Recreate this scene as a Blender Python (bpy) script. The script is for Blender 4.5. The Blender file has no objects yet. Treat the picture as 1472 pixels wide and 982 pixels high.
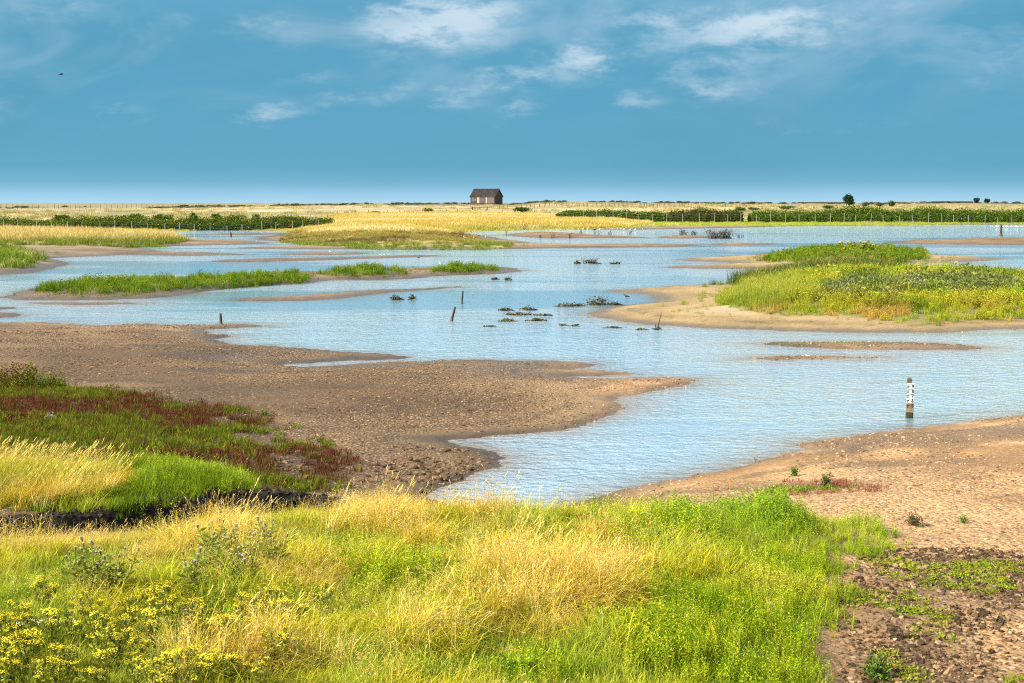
import bpy, math, random
import numpy as np
from mathutils import Vector, Matrix, noise as mnoise

rng = np.random.default_rng(7)
random.seed(7)
SC = bpy.context.scene
COL = SC.collection
R = math.radians

# ------------------------------------------------------------------ camera
CAM_H, FPX, CX, CY = 4.43, 2044.4, 736.0, 491.0
PITCH = math.atan(200.0 / FPX)
cam_d = bpy.data.cameras.new('camera')
cam = bpy.data.objects.new('camera', cam_d)
COL.objects.link(cam)
cam.location = (0, 0, CAM_H)
cam.rotation_euler = (math.pi / 2 - PITCH, 0, 0)
cam_d.sensor_width = 36.0
cam_d.lens = 36.0 * FPX / 1472.0
cam_d.clip_start = 0.1
cam_d.clip_end = 20000
SC.camera = cam

# ------------------------------------------------------------------ light
SUN_EL = R(33)
SUN_AZ = math.atan2(-0.92, -0.39)              # from the left, a little behind the camera
sun_vec = Vector((math.sin(SUN_AZ) * math.cos(SUN_EL), math.cos(SUN_AZ) * math.cos(SUN_EL), math.sin(SUN_EL)))
sd = bpy.data.lights.new('sun', 'SUN')
sd.energy = 4.7
sd.angle = R(0.53)
sd.color = (1.0, 0.90, 0.72)
sun = bpy.data.objects.new('sun', sd)
COL.objects.link(sun)
sun.rotation_euler = sun_vec.to_track_quat('Z', 'Y').to_euler()

SC.view_settings.view_transform = 'Standard'
SC.view_settings.look = 'None'
SC.view_settings.exposure = 1.27
SC.view_settings.gamma = 1.0
SC.view_settings.use_curve_mapping = False
SC.render.engine = 'CYCLES'
SC.cycles.use_denoising = False
SC.cycles.pixel_filter_type = 'BLACKMAN_HARRIS'
SC.cycles.filter_width = 1.15
SC.cycles.use_adaptive_sampling = True
SC.cycles.adaptive_threshold = 0.012
SC.cycles.max_bounces = 5
SC.cycles.diffuse_bounces = 1
SC.cycles.glossy_bounces = 2
SC.cycles.transmission_bounces = 2
SC.cycles.transparent_max_bounces = 4
SC.cycles.caustics_reflective = False
SC.cycles.caustics_refractive = False


class NT:
    """small helper to write node trees"""
    def __init__(self, tree):
        self.t = tree
        tree.nodes.clear()

    def n(self, kind, **kw):
        nd = self.t.nodes.new(kind)
        for k, v in kw.items():
            setattr(nd, k, v)
        return nd

    def set(self, sock, v):
        if v is None:
            return
        if isinstance(v, bpy.types.NodeSocket):
            self.t.links.new(v, sock)
        else:
            if hasattr(sock.default_value, '__len__') and not hasattr(v, '__len__'):
                v = [v] * len(sock.default_value)
            if hasattr(v, '__len__') and len(sock.default_value) == 4 and len(v) == 3:
                v = tuple(v) + (1.0,)
            sock.default_value = v

    def m(self, op, a, b=None, c=None, clamp=False):
        nd = self.n('ShaderNodeMath', operation=op, use_clamp=clamp)
        for s, v in zip(nd.inputs, (a, b, c)):
            self.set(s, v)
        return nd.outputs[0]

    def vm(self, op, a, b=None):
        nd = self.n('ShaderNodeVectorMath', operation=op)
        self.set(nd.inputs[0], a)
        if b is not None:
            self.set(nd.inputs[3] if op == 'SCALE' else nd.inputs[1], b)
        return nd.outputs[1] if op in ('LENGTH', 'DISTANCE', 'DOT_PRODUCT') else nd.outputs[0]

    def mix(self, f, a, b, blend='MIX'):
        nd = self.n('ShaderNodeMix', data_type='RGBA', blend_type=blend, clamp_factor=True)
        self.set(nd.inputs[0], f)
        self.set(nd.inputs[6], a)
        self.set(nd.inputs[7], b)
        return nd.outputs[2]

    def noise(self, vec, scale, detail=4, rough=0.55, dist=0.0):
        nd = self.n('ShaderNodeTexNoise')
        self.set(nd.inputs['Vector'], vec)
        self.set(nd.inputs['Scale'], scale)
        self.set(nd.inputs['Detail'], detail)
        self.set(nd.inputs['Roughness'], rough)
        self.set(nd.inputs['Distortion'], dist)
        return nd.outputs[0], nd.outputs[1]

    def ramp(self, f, pts, interp='LINEAR'):
        nd = self.n('ShaderNodeValToRGB')
        cr = nd.color_ramp
        cr.interpolation = interp
        while len(cr.elements) < len(pts):
            cr.elements.new(0.5)
        for e, (p, c) in zip(cr.elements, pts):
            e.position = p
            e.color = tuple(c) + (1.0,) if len(c) == 3 else c
        self.set(nd.inputs[0], f)
        return nd.outputs[0]

    def smooth(self, v, a, b):
        nd = self.n('ShaderNodeMapRange', interpolation_type='SMOOTHSTEP', clamp=True)
        self.set(nd.inputs[0], v)
        nd.inputs[1].default_value = a
        nd.inputs[2].default_value = b
        return nd.outputs[0]


# ------------------------------------------------------------------ sky
world = bpy.data.worlds.new('World')
SC.world = world
world.use_nodes = True
W = NT(world.node_tree)
geo = W.n('ShaderNodeTexCoord')
dirv = W.vm('NORMALIZE', geo.outputs['Generated'])
sx = W.n('ShaderNodeSeparateXYZ')
W.set(sx.inputs[0], dirv)
az = W.m('MULTIPLY', W.m('ARCTAN2', sx.outputs[0], sx.outputs[1]), 180 / math.pi)
el = W.m('MULTIPLY', W.m('ARCSINE', sx.outputs[2]), 180 / math.pi)
sky = W.n('ShaderNodeTexSky', sky_type='NISHITA')
sky.sun_disc = False
sky.sun_elevation = SUN_EL
sky.sun_rotation = SUN_AZ
sky.air_density = 1.2
sky.dust_density = 0.6
sky.ozone_density = 2.0
S = 10.0                                       # background strength is 0.1
def sc(c):
    return tuple(x * S for x in c)
# distant rain-blue air low over the sea, paling to a bright band at the very horizon
e01 = W.m('DIVIDE', W.m('MAXIMUM', el, 0.0), 40.0, clamp=True)
low = W.ramp(e01, [(0.0, (.36, .58, .72)), (0.009, (.26, .50, .67)), (0.018, (.165, .39, .54)), (0.034, (.112, .33, .475)), (0.10, (.090, .305, .46)),
                   (0.17, (.092, .305, .46)), (0.30, (.16, .40, .60)), (1.0, (.16, .36, .60))])
low = W.vm('SCALE', low, S * .97)
bank = W.ramp(e01, [(0.0, (1, 1, 1)), (0.28, (1, 1, 1)), (0.8, (.45, .45, .45)), (1.0, (.35, .35, .35))])
base = W.mix(bank, sky.outputs[0], low)
# soft slate unevenness of the far cloud sheet
cv = W.vm('MULTIPLY', dirv, (1.0, 1.0, 2.6))
n1, n1c = W.noise(cv, 5.5, 4, 0.55, 0.3)
n2, n2c = W.noise(cv, 30.0, 6, 0.66, 0.1)
base = W.mix(W.m('MULTIPLY', W.smooth(n1, 0.42, 0.68), 0.30), base, W.vm('SCALE', base, 0.84))
veil, _ = W.noise(W.vm('MULTIPLY', dirv, (1.0, 1.0, 3.2)), 7.0, 4, 0.6, 0.6)
veil = W.m('MULTIPLY', W.smooth(veil, .40, .66), W.m('MULTIPLY', W.smooth(el, 2.2, 7.0), .46))
base = W.mix(veil, base, sc((.31, .46, .59)))
# wisps of cloud: soft blobs broken up by noise (azimuth, elevation, half sizes, amount)
wv = W.vm('SUBTRACT', n1c, (.5, .5, .5))
ws = W.n('ShaderNodeSeparateXYZ')
W.set(ws.inputs[0], wv)
azw = W.m('ADD', az, W.m('MULTIPLY', ws.outputs[0], 5.0))
elw = W.m('ADD', el, W.m('MULTIPLY', ws.outputs[1], 2.2))
ws2 = W.n('ShaderNodeSeparateXYZ')
W.set(ws2.inputs[0], W.vm('SUBTRACT', n2c, (.5, .5, .5)))
azw = W.m('ADD', azw, W.m('MULTIPLY', ws2.outputs[0], 3.0))
elw = W.m('ADD', elw, W.m('MULTIPLY', ws2.outputs[1], 1.5))
# (slope along the cloud lets it climb to one side)
elw = W.m('SUBTRACT', elw, W.m('MULTIPLY', azw, 0.06))
skv = W.n('ShaderNodeCombineXYZ')
W.set(skv.inputs[0], azw)
W.set(skv.inputs[1], elw)
def blob(px, py, rx, ry, amt, tilt=0.0):
    a0, e0 = math.degrees(math.atan((px - CX) / FPX)), math.degrees(math.atan((291 - py) / FPX))
    k = 180 / math.pi / FPX
    v = W.vm('MULTIPLY', W.vm('SUBTRACT', skv.outputs[0], (a0, e0 - .06 * a0, 0)), (.66 / (rx * k), .62 / (ry * k), 0))
    return W.m('MULTIPLY', W.m('POWER', 0.48, W.vm('DOT_PRODUCT', v, v)), amt * .95)
blobs = [(640, 32, 60, 26, 1.15, .35), (705, 8, 50, 14, .8, .2), (1075, 42, 120, 20, .95, 0), (1215, 38, 55, 14, .55, 0), (860, 88, 70, 15, .75, .25),
         (930, 70, 30, 12, .5, .5), (1040, 98, 50, 18, .75, .15), (1055, 130, 45, 14, .65, 0), (745, 120, 55, 12, .7, .35), (655, 135, 28, 12, .55, .3),
         (1115, 105, 18, 14, .5, 0), (135, 30, 60, 15, .45, .2), (418, 48, 50, 13, .5, .25), (390, 175, 32, 9, .6, .3), (175, 180, 28, 10, .5, .2),
         (455, 115, 24, 9, .4, 0), (500, 150, 40, 9, .4, .2), (20, 168, 38, 12, .4, .2), (1285, 20, 50, 13, .6, 0), (935, 145, 34, 10, .45, 0), (720, 160, 40, 9, .45, 0),
         (1200, 185, 90, 9, .3, 0), (1440, 95, 40, 22, .35, 0), (1405, 110, 30, 12, .35, 0), (1378, 75, 18, 10, .4, 0), (560, 135, 26, 8, .4, .2)]
cl = None
for b in blobs:
    v = blob(*b)
    cl = v if cl is None else W.m('MAXIMUM', cl, v)
# unseen cloud above the frame closes up, brightened to silver the water
high = W.m('MULTIPLY', W.smooth(el, 6.8, 13.0), W.smooth(W.noise(cv, 3.2, 3, 0.55, 0.0)[0], 0.30, 0.56))
cl = W.m('MAXIMUM', cl, W.m('MULTIPLY', high, 1.25))
brk = W.m('ADD', W.m('MULTIPLY', W.smooth(n2, .30, .68), .75), 0.32)
cl = W.m('MULTIPLY', cl, brk)
cl = W.smooth(cl, 0.10, 0.88)
n3, _ = W.noise(cv, 9.0, 2, 0.5)
ccol = W.mix(W.smooth(n3, 0.38, 0.62), sc((.38, .52, .64)), sc((.68, .76, .82)))
ccol = W.mix(W.smooth(el, 8.0, 16.0), ccol, W.mix(W.smooth(n3, 0.35, 0.6), sc((.62, .74, .86)), sc((2.2, 2.25, 2.28))))  # high cloud made far brighter than the visible wisps, for water reflections
fin = W.mix(W.m('MULTIPLY', cl, W.m('ADD', .60, W.m('MULTIPLY', W.smooth(el, 8.0, 18.0), .30))), base, ccol)
bg = W.n('ShaderNodeBackground')
W.set(bg.inputs[0], fin)
bg.inputs[1].default_value = 0.0525
world.cycles.sampling_method = 'MANUAL'
world.cycles.sample_map_resolution = 512
out = W.n('ShaderNodeOutputWorld')
W.t.links.new(bg.outputs[0], out.inputs[0])


# ------------------------------------------------------------------ numeric helpers
def gp(px, py, z=0.0):
    """photograph pixel -> point of the horizontal plane at height z"""
    u, v = (px - CX) / FPX, (py - CY) / FPX
    c, s = math.cos(PITCH), math.sin(PITCH)
    d = np.array([u, c - v * s, -s - v * c])
    t = (CAM_H - z) / -d[2]
    return d[0] * t, d[1] * t


def poly(pts, z=0.0):
    return np.array([gp(x, y, z) for x, y in pts])


_tabs = {}
def vnoise(x, y, seed=0):
    if seed not in _tabs:
        _tabs[seed] = np.random.default_rng(1000 + seed).random((256, 256)).astype(np.float32)
    T = _tabs[seed]
    xi, yi = np.floor(x).astype(np.int64), np.floor(y).astype(np.int64)
    fx, fy = x - xi, y - yi
    fx, fy = fx * fx * (3 - 2 * fx), fy * fy * (3 - 2 * fy)
    x0, x1, y0, y1 = xi & 255, (xi + 1) & 255, yi & 255, (yi + 1) & 255
    return (T[x0, y0] * (1 - fx) + T[x1, y0] * fx) * (1 - fy) + (T[x0, y1] * (1 - fx) + T[x1, y1] * fx) * fy


def fbm(x, y, scale, octv=4, seed=0, gain=0.5):
    """about 0..1, mean 0.5; scale = feature size in metres"""
    a, tot, v = 1.0, 0.0, 0.0
    f = 1.0 / scale
    for o in range(octv):
        v = v + a * vnoise(x * f + 17.3 * o, y * f - 9.1 * o, seed + o)
        tot += a
        a *= gain
        f *= 2.03
    return v / tot


def sstep(v, a, b):
    t = np.clip((v - a) / (b - a), 0, 1)
    return t * t * (3 - 2 * t)


def sdf(P, X, Y, far=-60.0, margin=25.0):
    """signed distance (inside positive) to polygon P"""
    res = np.full(X.shape, far, dtype=np.float64)
    sel = (X > P[:, 0].min() - margin) & (X < P[:, 0].max() + margin) & (Y > P[:, 1].min() - margin) & (Y < P[:, 1].max() + margin)
    idx = np.nonzero(sel)[0]
    for k in range(0, len(idx), 200000):
        ii = idx[k:k + 200000]
        x, y = X[ii], Y[ii]
        d2 = np.full(x.shape, 1e12)
        ins = np.zeros(x.shape, bool)
        for (ax, ay), (bx, by) in zip(P, np.roll(P, -1, 0)):
            ex, ey = bx - ax, by - ay
            L = ex * ex + ey * ey + 1e-12
            t = np.clip(((x - ax) * ex + (y - ay) * ey) / L, 0, 1)
            dx, dy = x - ax - t * ex, y - ay - t * ey
            np.minimum(d2, dx * dx + dy * dy, out=d2)
            if ay != by:
                c = ((ay > y) != (by > y)) & (x < (bx - ax) * (y - ay) / (by - ay) + ax)
                ins ^= c
        d = np.sqrt(d2)
        res[ii] = np.where(ins, d, -d)
    return res


def dline(P, X, Y):
    d2 = np.full(X.shape, 1e12)
    for (ax, ay), (bx, by) in zip(P[:-1], P[1:]):
        ex, ey = bx - ax, by - ay
        t = np.clip(((X - ax) * ex + (Y - ay) * ey) / (ex * ex + ey * ey + 1e-12), 0, 1)
        dx, dy = X - ax - t * ex, Y - ay - t * ey
        np.minimum(d2, dx * dx + dy * dy, out=d2)
    return np.sqrt(d2)


# ------------------------------------------------------------------ shore lines (water level)
near_land = poly([(-900, 470), (-400, 464), (0, 464), (76, 464), (114, 467), (145, 469), (173, 468), (211, 466), (222, 468), (263, 468), (294, 468), (343, 466.5), (396, 468.6),
    (343, 471), (291, 474), (305, 480), (339, 482), (341, 485), (312, 488), (332, 495), (381, 497), (450, 502), (500, 506), (545, 509), (593, 514), (545, 517), (500, 518.5),
    (450, 522), (414, 524.5), (412, 527), (450, 527), (500, 524), (545, 522), (597, 519), (673, 518.5), (742, 519), (812, 520), (846, 523), (853, 525), (815, 531), (846, 533), (909, 537),
    (898, 540), (808, 542), (846, 544.5), (950, 544), (999, 544.5), (985, 553), (950, 559), (909, 570), (891, 577), (902, 582), (881, 596), (846, 610), (819, 618), (777, 621), (725, 625),
    (673, 629), (635, 632), (638, 637), (673, 643), (701, 651), (715, 660), (708, 670), (680, 682), (649, 694), (625, 703), (606, 714), (640, 727), (700, 735), (780, 735), (830, 726), (843, 721),
    (881, 708), (950, 693), (999, 682), (1024, 678), (1076, 666), (1110, 656), (1145, 646), (1143, 642), (1180, 633), (1249, 625), (1301, 618), (1318, 615), (1387, 606), (1471, 596),
    (1600, 578), (2000, 540), (2600, 1100), (2600, 3000)])
near_land = np.vstack([near_land, [[40, -60], [-60, -60], [-80, 20]]])
isl_b = poly([(-8, 428), (10, 425), (34, 418.5), (48, 415), (150, 408), (300, 398), (430, 391), (500, 390), (580, 386), (700, 384), (730, 385), (752, 390), (718, 393.5), (650, 395.5), (616, 398), (582, 401), (548, 402.5),
    (480, 403.5), (442, 407.5), (374, 410.5), (306, 416), (245, 426), (204, 429), (153, 431), (102, 432), (34, 431)])
bars = [poly(p) for p in (
    [(34, 435), (110, 435.5), (207, 435), (200, 437.5), (110, 438.5), (50, 437.5)],
    [(340, 430.5), (408, 427.5), (442, 424.5), (500, 420), (538, 417.5), (616, 414.5), (656, 413), (616, 416.5), (565, 420), (514, 427), (480, 431), (408, 432.5), (350, 433)],
    [(-60, 441), (20, 442), (30, 443), (-10, 445), (-60, 445)],
    [(-80, 449), (20, 450), (36, 453), (22, 457), (-20, 459), (-80, 458)],
    [(278, 376.5), (340, 373.5), (500, 370.5), (560, 368), (648, 367), (600, 369.5), (500, 373), (380, 376.5)],
    [(387, 366), (440, 364.5), (520, 364), (520, 366), (440, 367.2)],
    [(728, 336.6), (769, 334), (820, 335), (864, 339), (922, 341), (930, 342.5), (888, 342.6), (786, 342.6), (738, 340)],
    [(948, 340.5), (985, 338.5), (1016, 340), (1020, 342), (985, 343), (955, 342.5)],
    [(1016, 351), (1050, 350), (1123, 350.5), (1100, 352.5), (1030, 353.2)],
    [(1268, 348.6), (1325, 345), (1377, 344), (1472, 343), (1800, 341), (1800, 353), (1472, 352), (1377, 351.6), (1308, 350.4)],
    [(1090, 494), (1140, 491.5), (1240, 491.5), (1350, 494), (1420, 500), (1395, 504), (1300, 503.5), (1200, 502), (1130, 498.5)],
    [(1072, 516), (1110, 513), (1200, 512.5), (1259, 514), (1200, 516), (1110, 517.5)],
    [(300, 337), (360, 336.2), (400, 335.2), (408, 336.4), (350, 338.4)],
)]
isl_ef = poly([(967, 373.5), (1012, 371), (1064, 368), (1100, 364.5), (1150, 361), (1200, 359.5), (1300, 360.5), (1336, 365), (1350, 367), (1400, 369.5), (1445, 372), (1412, 374.5), (1370, 376.5), (1305, 380), (1330, 387),
    (1400, 394), (1472, 396), (1700, 394), (1900, 400), (1900, 465), (1700, 467), (1472, 473.5), (1343, 478), (1238, 478.5), (1134, 476), (1030, 472), (960, 468.4), (922, 466), (888, 462), (854, 455.5), (848, 451), (854, 447.7),
    (905, 440), (935, 436), (942, 430), (932, 425), (867, 418), (922, 415), (960, 412.5), (995, 411), (1030, 410), (1061, 406.5), (1071, 400), (1096, 389), (1064, 386.5), (963, 385.5), (962, 383.5), (1012, 381.5), (1054, 379), (1045, 376.5), (990, 376)])
far_land = poly([(-900, 397), (-300, 396.5), (0, 395.5), (34, 393), (68, 387), (100, 380), (92, 376), (76, 372), (102, 370), (143, 368.5), (177, 366), (272, 368), (360, 366.5), (340, 365), (238, 362), (221, 359), (180, 356.3), (238, 354),
    (289, 353), (377, 350.5), (384, 349), (357, 346.5), (306, 344.5), (262, 343.5), (240, 339), (224, 335), (231, 332.5), (289, 331.3), (340, 331), (408, 332), (421, 334), (408, 336.5), (374, 341), (370, 343.5), (384, 346), (425, 349),
    (455, 351.5), (425, 354), (340, 357), (420, 358.5), (500, 358.5), (582, 359), (684, 359), (786, 357), (888, 356), (980, 355), (1005, 354), (1005, 351.5), (980, 351.5), (888, 351.2), (820, 352), (769, 350), (718, 343), (701, 340),
    (670, 335.5), (653, 332.5), (718, 330.7), (786, 330.2), (854, 330.2), (922, 330), (980, 329), (1134, 325.5), (1308, 324), (1412, 323), (1472, 323), (2300, 319)])
far_land = np.vstack([far_land, [[1500, 420], [4000, 9000], [-4000, 9000], [-900, 90]]])
sand_zone = isl_ef

# zones where the ground carries plants (traced on the ground, heights assumed)
Z = {
    'near': poly([(-500, 835), (0, 815), (80, 806), (170, 790), (260, 772), (330, 752), (400, 733), (450, 728), (540, 722), (600, 722), (680, 730), (780, 731), (860, 732), (950, 742), (1060, 738), (1180, 742), (1270, 752), (1300, 765),
                  (1270, 790), (1235, 815), (1215, 835), (1228, 875), (1205, 925), (1185, 982), (1150, 1100), (900, 1500), (-900, 1500)], .72),
    'drymead': poly([(-400, 745), (0, 742), (60, 742), (120, 735), (160, 722), (172, 700), (150, 688), (80, 676), (0, 672), (-400, 672)], .4),
    'greenmead': poly([(-300, 752), (60, 748), (150, 744), (240, 730), (320, 716), (372, 700), (345, 680), (260, 668), (160, 660), (120, 680), (150, 705), (90, 735)], .35),
    'marsh': poly([(-400, 556), (0, 556), (100, 558), (200, 570), (290, 583), (370, 598), (420, 622), (490, 640), (535, 662), (505, 690), (440, 706), (370, 702), (280, 672), (180, 664), (0, 668), (-400, 668)], .25),
    'rightpatch': poly([(1000, 700), (1040, 688), (1100, 680), (1150, 684), (1210, 686), (1262, 700), (1230, 712), (1130, 716), (1020, 712)], .3),
    'clods': poly([(1200, 850), (1225, 815), (1290, 785), (1400, 790), (1472, 800), (1700, 810), (1700, 940), (1500, 905), (1400, 885), (1345, 900), (1400, 940), (1480, 990), (1600, 1100), (1150, 1150), (1190, 960), (1215, 900)], .75),
    'b1': poly([(48, 420), (120, 421.5), (195, 420), (250, 414), (330, 409), (437, 400.5), (442, 398), (430, 394), (330, 400), (180, 407), (60, 413.5)], .25),
    'b2': poly([(450, 394), (520, 394.5), (582, 391), (570, 388), (500, 388)], .25),
    'b3': poly([(618, 389), (700, 387), (717, 385.4), (690, 383.5), (640, 385)], .25),
    'f': poly([(1035, 437), (1075, 445), (1160, 449), (1250, 453), (1340, 459), (1400, 453), (1472, 451), (1900, 447), (1900, 408), (1472, 408), (1380, 404), (1280, 398), (1200, 396), (1130, 399), (1075, 409), (1055, 423)], .35),
    'fback': poly([(1058, 411), (1072, 412), (1120, 400), (1210, 394), (1290, 392), (1270, 385), (1180, 384), (1120, 390), (1085, 400)], .3),
    'e': poly([(1100, 374), (1165, 377.5), (1250, 379), (1290, 375), (1335, 367), (1300, 363.5), (1200, 362.5), (1120, 365.5)], .3),
    'c': poly([(-600, 354), (60, 353), (150, 352.5), (240, 351), (262, 346), (245, 343), (160, 339), (60, 336), (-600, 336)], .3),
    'c2': poly([(-400, 381), (25, 382), (58, 378), (64, 368), (40, 361), (-30, 358), (-400, 358)], .3),
    'p': poly([(402, 344), (450, 350), (560, 354), (690, 354), (740, 351), (700, 345), (665, 337), (648, 331), (700, 329), (800, 328), (890, 325), (935, 321), (930, 318), (860, 316), (700, 313), (480, 314), (440, 324), (418, 334)], .4),
    'rs': poly([(800, 328.5), (960, 325), (1134, 323.5), (1308, 322), (1472, 321), (2200, 317), (2200, 312), (1472, 314.5), (1134, 317), (960, 318), (880, 320), (830, 325)], .3),
    'ls': poly([(120, 334), (240, 331), (340, 329.8), (420, 330), (440, 325), (470, 321), (300, 325), (0, 328), (-500, 328), (-500, 335), (0, 336)], .3),
}
ditch = np.array([gp(x, y, .45) for x, y in ((-400, 790), (0, 772), (90, 763), (170, 752), (250, 740), (315, 727), (360, 716), (420, 712))])

# ------------------------------------------------------------------ terrain grid
ys = [-40, -20, -8, 0, 3, 5, 6.5]
y = 6.5
while y < 9000:
    y += min(max(0.03, 1.25 * y * y / (FPX * 4.0)), (0.009 if y < 650 else 0.04) * y)
    ys.append(y)
ys = np.array(ys)
NC = 440
def halfw(yy):
    return 0.47 * np.maximum(yy, 6) + 4 + 0.15 * np.maximum(yy - 400, 0)
cs = np.linspace(-1, 1, NC)
GY = np.repeat(ys, NC)
GX = (cs[None, :] * halfw(ys)[:, None]).ravel()

warp = np.minimum(0.9, 0.010 * np.maximum(GY, 5))
nz = fbm(GX, GY, 1.2, 4, 3) - .5
nz2 = fbm(GX, GY, 6.0, 3, 9) - .5
land = np.full(GX.shape, -60.0)
for P in [near_land, isl_b, isl_ef, far_land] + bars:
    land = np.maximum(land, sdf(P, GX, GY))
nz3 = fbm(GX, GY, 0.35, 3, 13) - .5
land += nz * warp * 1.3 + nz2 * warp * 1.2 + nz3 * np.minimum(.5, .014 * np.maximum(GY, 5))
s = land
sp = np.maximum(s, 0)
ZD = {k: sdf(P, GX, GY, -20, 12) for k, P in Z.items()}

Hh = np.where(s > 0, 0.16 * (1 - np.exp(-sp / 1.6)) + 0.20 * (1 - np.exp(-sp / 9.0)), np.maximum(-0.6, 0.11 * s))
Hh += sstep(s, 0.3, 3.0) * ((fbm(GX, GY, 3.5, 4, 21) - .5) * 0.18 + (fbm(GX, GY, 0.45, 3, 31) - .5) * 0.06)
nearrise = sstep(24 - GY, 0, 14) * sstep(s, 0, 3)
Hh += nearrise * 0.62
Hh += 0.22 * sstep(ZD['near'], -0.3, 1.5) * sstep(s, 0, 1)
Hh += 0.18 * sstep(np.maximum(ZD['drymead'], ZD['greenmead']), -0.3, 1.0)
for k, a, w in (('b1', .16, 1.5), ('b2', .12, 1.5), ('b3', .12, 1.5), ('f', .32, 3.0), ('fback', .1, 2.0), ('e', .35, 4.0), ('c', .35, 4.0), ('c2', .3, 3.0), ('p', .55, 10.0)):
    Hh += a * sstep(ZD[k], -0.5, w)
dd = dline(ditch, GX, GY)
dd = dd + (fbm(GX, GY, .7, 3, 5) - .5) * .75
Hd = np.maximum(0.05, Hh - 0.66 * (1 - sstep(dd, 0.34, 0.76)))
Hh = np.where(s > 0.2, Hd, Hh)
# the land climbs to a shingle ridge; the ridge's crest runs unevenly along the shore
azx = GX / np.maximum(GY, 1.0)
rpx = CX + azx * FPX
crest = np.interp(rpx, [-600, 0, 240, 400, 560, 660, 740, 790, 850, 950, 1100, 1250, 1380, 1472, 2200], [297.6, 297.2, 296.6, 294.2, 292.6, 292.6, 292.4, 288.6, 289, 290.5, 291.5, 291.5, 289.8, 290.8, 291.5])
crest_z = CAM_H - (crest - 291) * 600 / FPX
gr = sstep(GY, 285, 620)
gr = 0.75 * gr + 0.25 * sstep(GY, 285, 430)
Hfar = gr * (crest_z - 0.9) + (fbm(GX, GY, 55, 4, 41) - .5) * 1.1 * sstep(GY, 330, 480) + (fbm(GX, GY, 14, 3, 44) - .5) * .5 * sstep(GY, 300, 400)
Hfar = Hfar - sstep(GY, 640, 1500) * 1.6
Hh = Hh + np.where(s > 0, Hfar, 0)
Hh = np.where(GY < 7, Hh * 0 + 1.2, Hh)
HG = Hh.reshape(len(ys), NC)
SG = s.reshape(len(ys), NC)


def grid_at(F, x, y):
    """bilinear lookup of a grid field"""
    x, y = np.atleast_1d(np.asarray(x, float)), np.atleast_1d(np.asarray(y, float))
    r = np.clip(np.searchsorted(ys, y) - 1, 0, len(ys) - 2)
    fy = np.clip((y - ys[r]) / (ys[r + 1] - ys[r]), 0, 1)
    def row(rr):
        c = np.clip((x / halfw(ys[rr]) + 1) * .5 * (NC - 1), 0, NC - 1.001)
        c0 = c.astype(int)
        f = c - c0
        return F[rr, c0] * (1 - f) + F[rr, c0 + 1] * f
    return row(r) * (1 - fy) + row(r + 1) * fy


def hz(x, y):
    return float(grid_at(HG, x, y)[0])


def gpt(px, py):
    """photograph pixel -> point on the terrain"""
    z = 0.3
    for _ in range(12):
        x, y = gp(px, py, z)
        z = .5 * z + .5 * max(0.0, hz(x, y))
    x, y = gp(px, py, z)
    return Vector((x, y, max(0.0, hz(x, y))))


# ground colours: what each stretch of ground is made of
def lerp3(a, b, t):
    return a + (b - a) * t[:, None]
A = lambda *c: np.array(c, float)[None, :]
N = len(GX)
n_big = fbm(GX, GY, 5.0, 4, 51)
n_mid = fbm(GX, GY, 1.1, 4, 55)
n_str = fbm(GX * .25, GY, 1.3, 4, 61)
# near mud flat: brown gravel with bare tan mud
colr = lerp3(A(.150, .087, .038), A(.255, .157, .075), sstep(n_str * .6 + n_big * .4, .40, .60))
colr = lerp3(colr, A(.36, .225, .105) + 0 * colr, sstep(n_big, .57, .72) * .8)
# along the waterline of the flat: fine grey-tan silt, darker at the wet edge
mudedge = sstep(2.6 - s, 0, 1.8)
colr = lerp3(colr, A(.235, .150, .075) + 0 * colr, mudedge * .75)
tl = .5 + .5 * np.sin(s * 1.9 + (n_str - .5) * 9)
colr = colr * (.82 + .36 * tl)[:, None]
# right-hand beach: warmer and paler
right = sstep(GX - (1.2 + 0 * GY), 0, 2.0) * (GY < 45)
rb = lerp3(A(.32, .18, .072), A(.54, .325, .145), sstep(n_big * .5 + n_mid * .5, .38, .62))
rb = lerp3(rb, A(.58, .40, .23) + 0 * rb, sstep(fbm(GX * .5, GY, 2.5, 3, 71), .62, .72) * sstep(GY, 20, 24))
colr = lerp3(colr, rb, right)
# sand islands with tide lines
ef = sstep(sdf(isl_ef, GX, GY), -1, 0)
band = .5 + .5 * np.sin(s * 2.6 + (n_mid - .5) * 4)
sandc = lerp3(A(.255, .172, .070), A(.40, .28, .128), band * .6 + .4 * n_big)
sandc = lerp3(sandc, A(.48, .365, .235) + 0 * sandc, sstep(s, 2.5, 5) * sstep(n_big, .4, .6))
colr = lerp3(colr, sandc, ef)
ib = sstep(sdf(isl_b, GX, GY), -1, 0)
colr = lerp3(colr, lerp3(A(.10, .066, .038), A(.23, .155, .09), sstep(n_mid, .35, .65)), ib)
# far shores and meadows
fl = sstep(sdf(far_land, GX, GY, -60, 10), -1, 0) * (GY > 70)
fs = lerp3(A(.14, .094, .054), A(.26, .182, .11), sstep(n_big, .35, .65))
fm = lerp3(A(.24, .20, .085), A(.52, .41, .225), sstep(fbm(GX * .35, GY, 16, 4, 81), .40, .58))
fm = lerp3(fm, A(.22, .22, .07) + 0 * fm, sstep(fbm(GX * .3, GY, 22, 4, 85), .57, .68) * .7)
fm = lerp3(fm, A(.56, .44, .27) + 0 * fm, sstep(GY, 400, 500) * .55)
fm = lerp3(fm, A(.19, .165, .075) + 0 * fm, sstep(GY + (n_big - .5) * 60 + 40 * np.sin(GX * .011), 505, 545) * .8)
fm = lerp3(fm, A(.22, .20, .085) + 0 * fm, sstep(np.abs(GY + 30 * np.sin(GX * .017 + 1) - 395) * -1 + 30, 0, 14) * .55)
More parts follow.
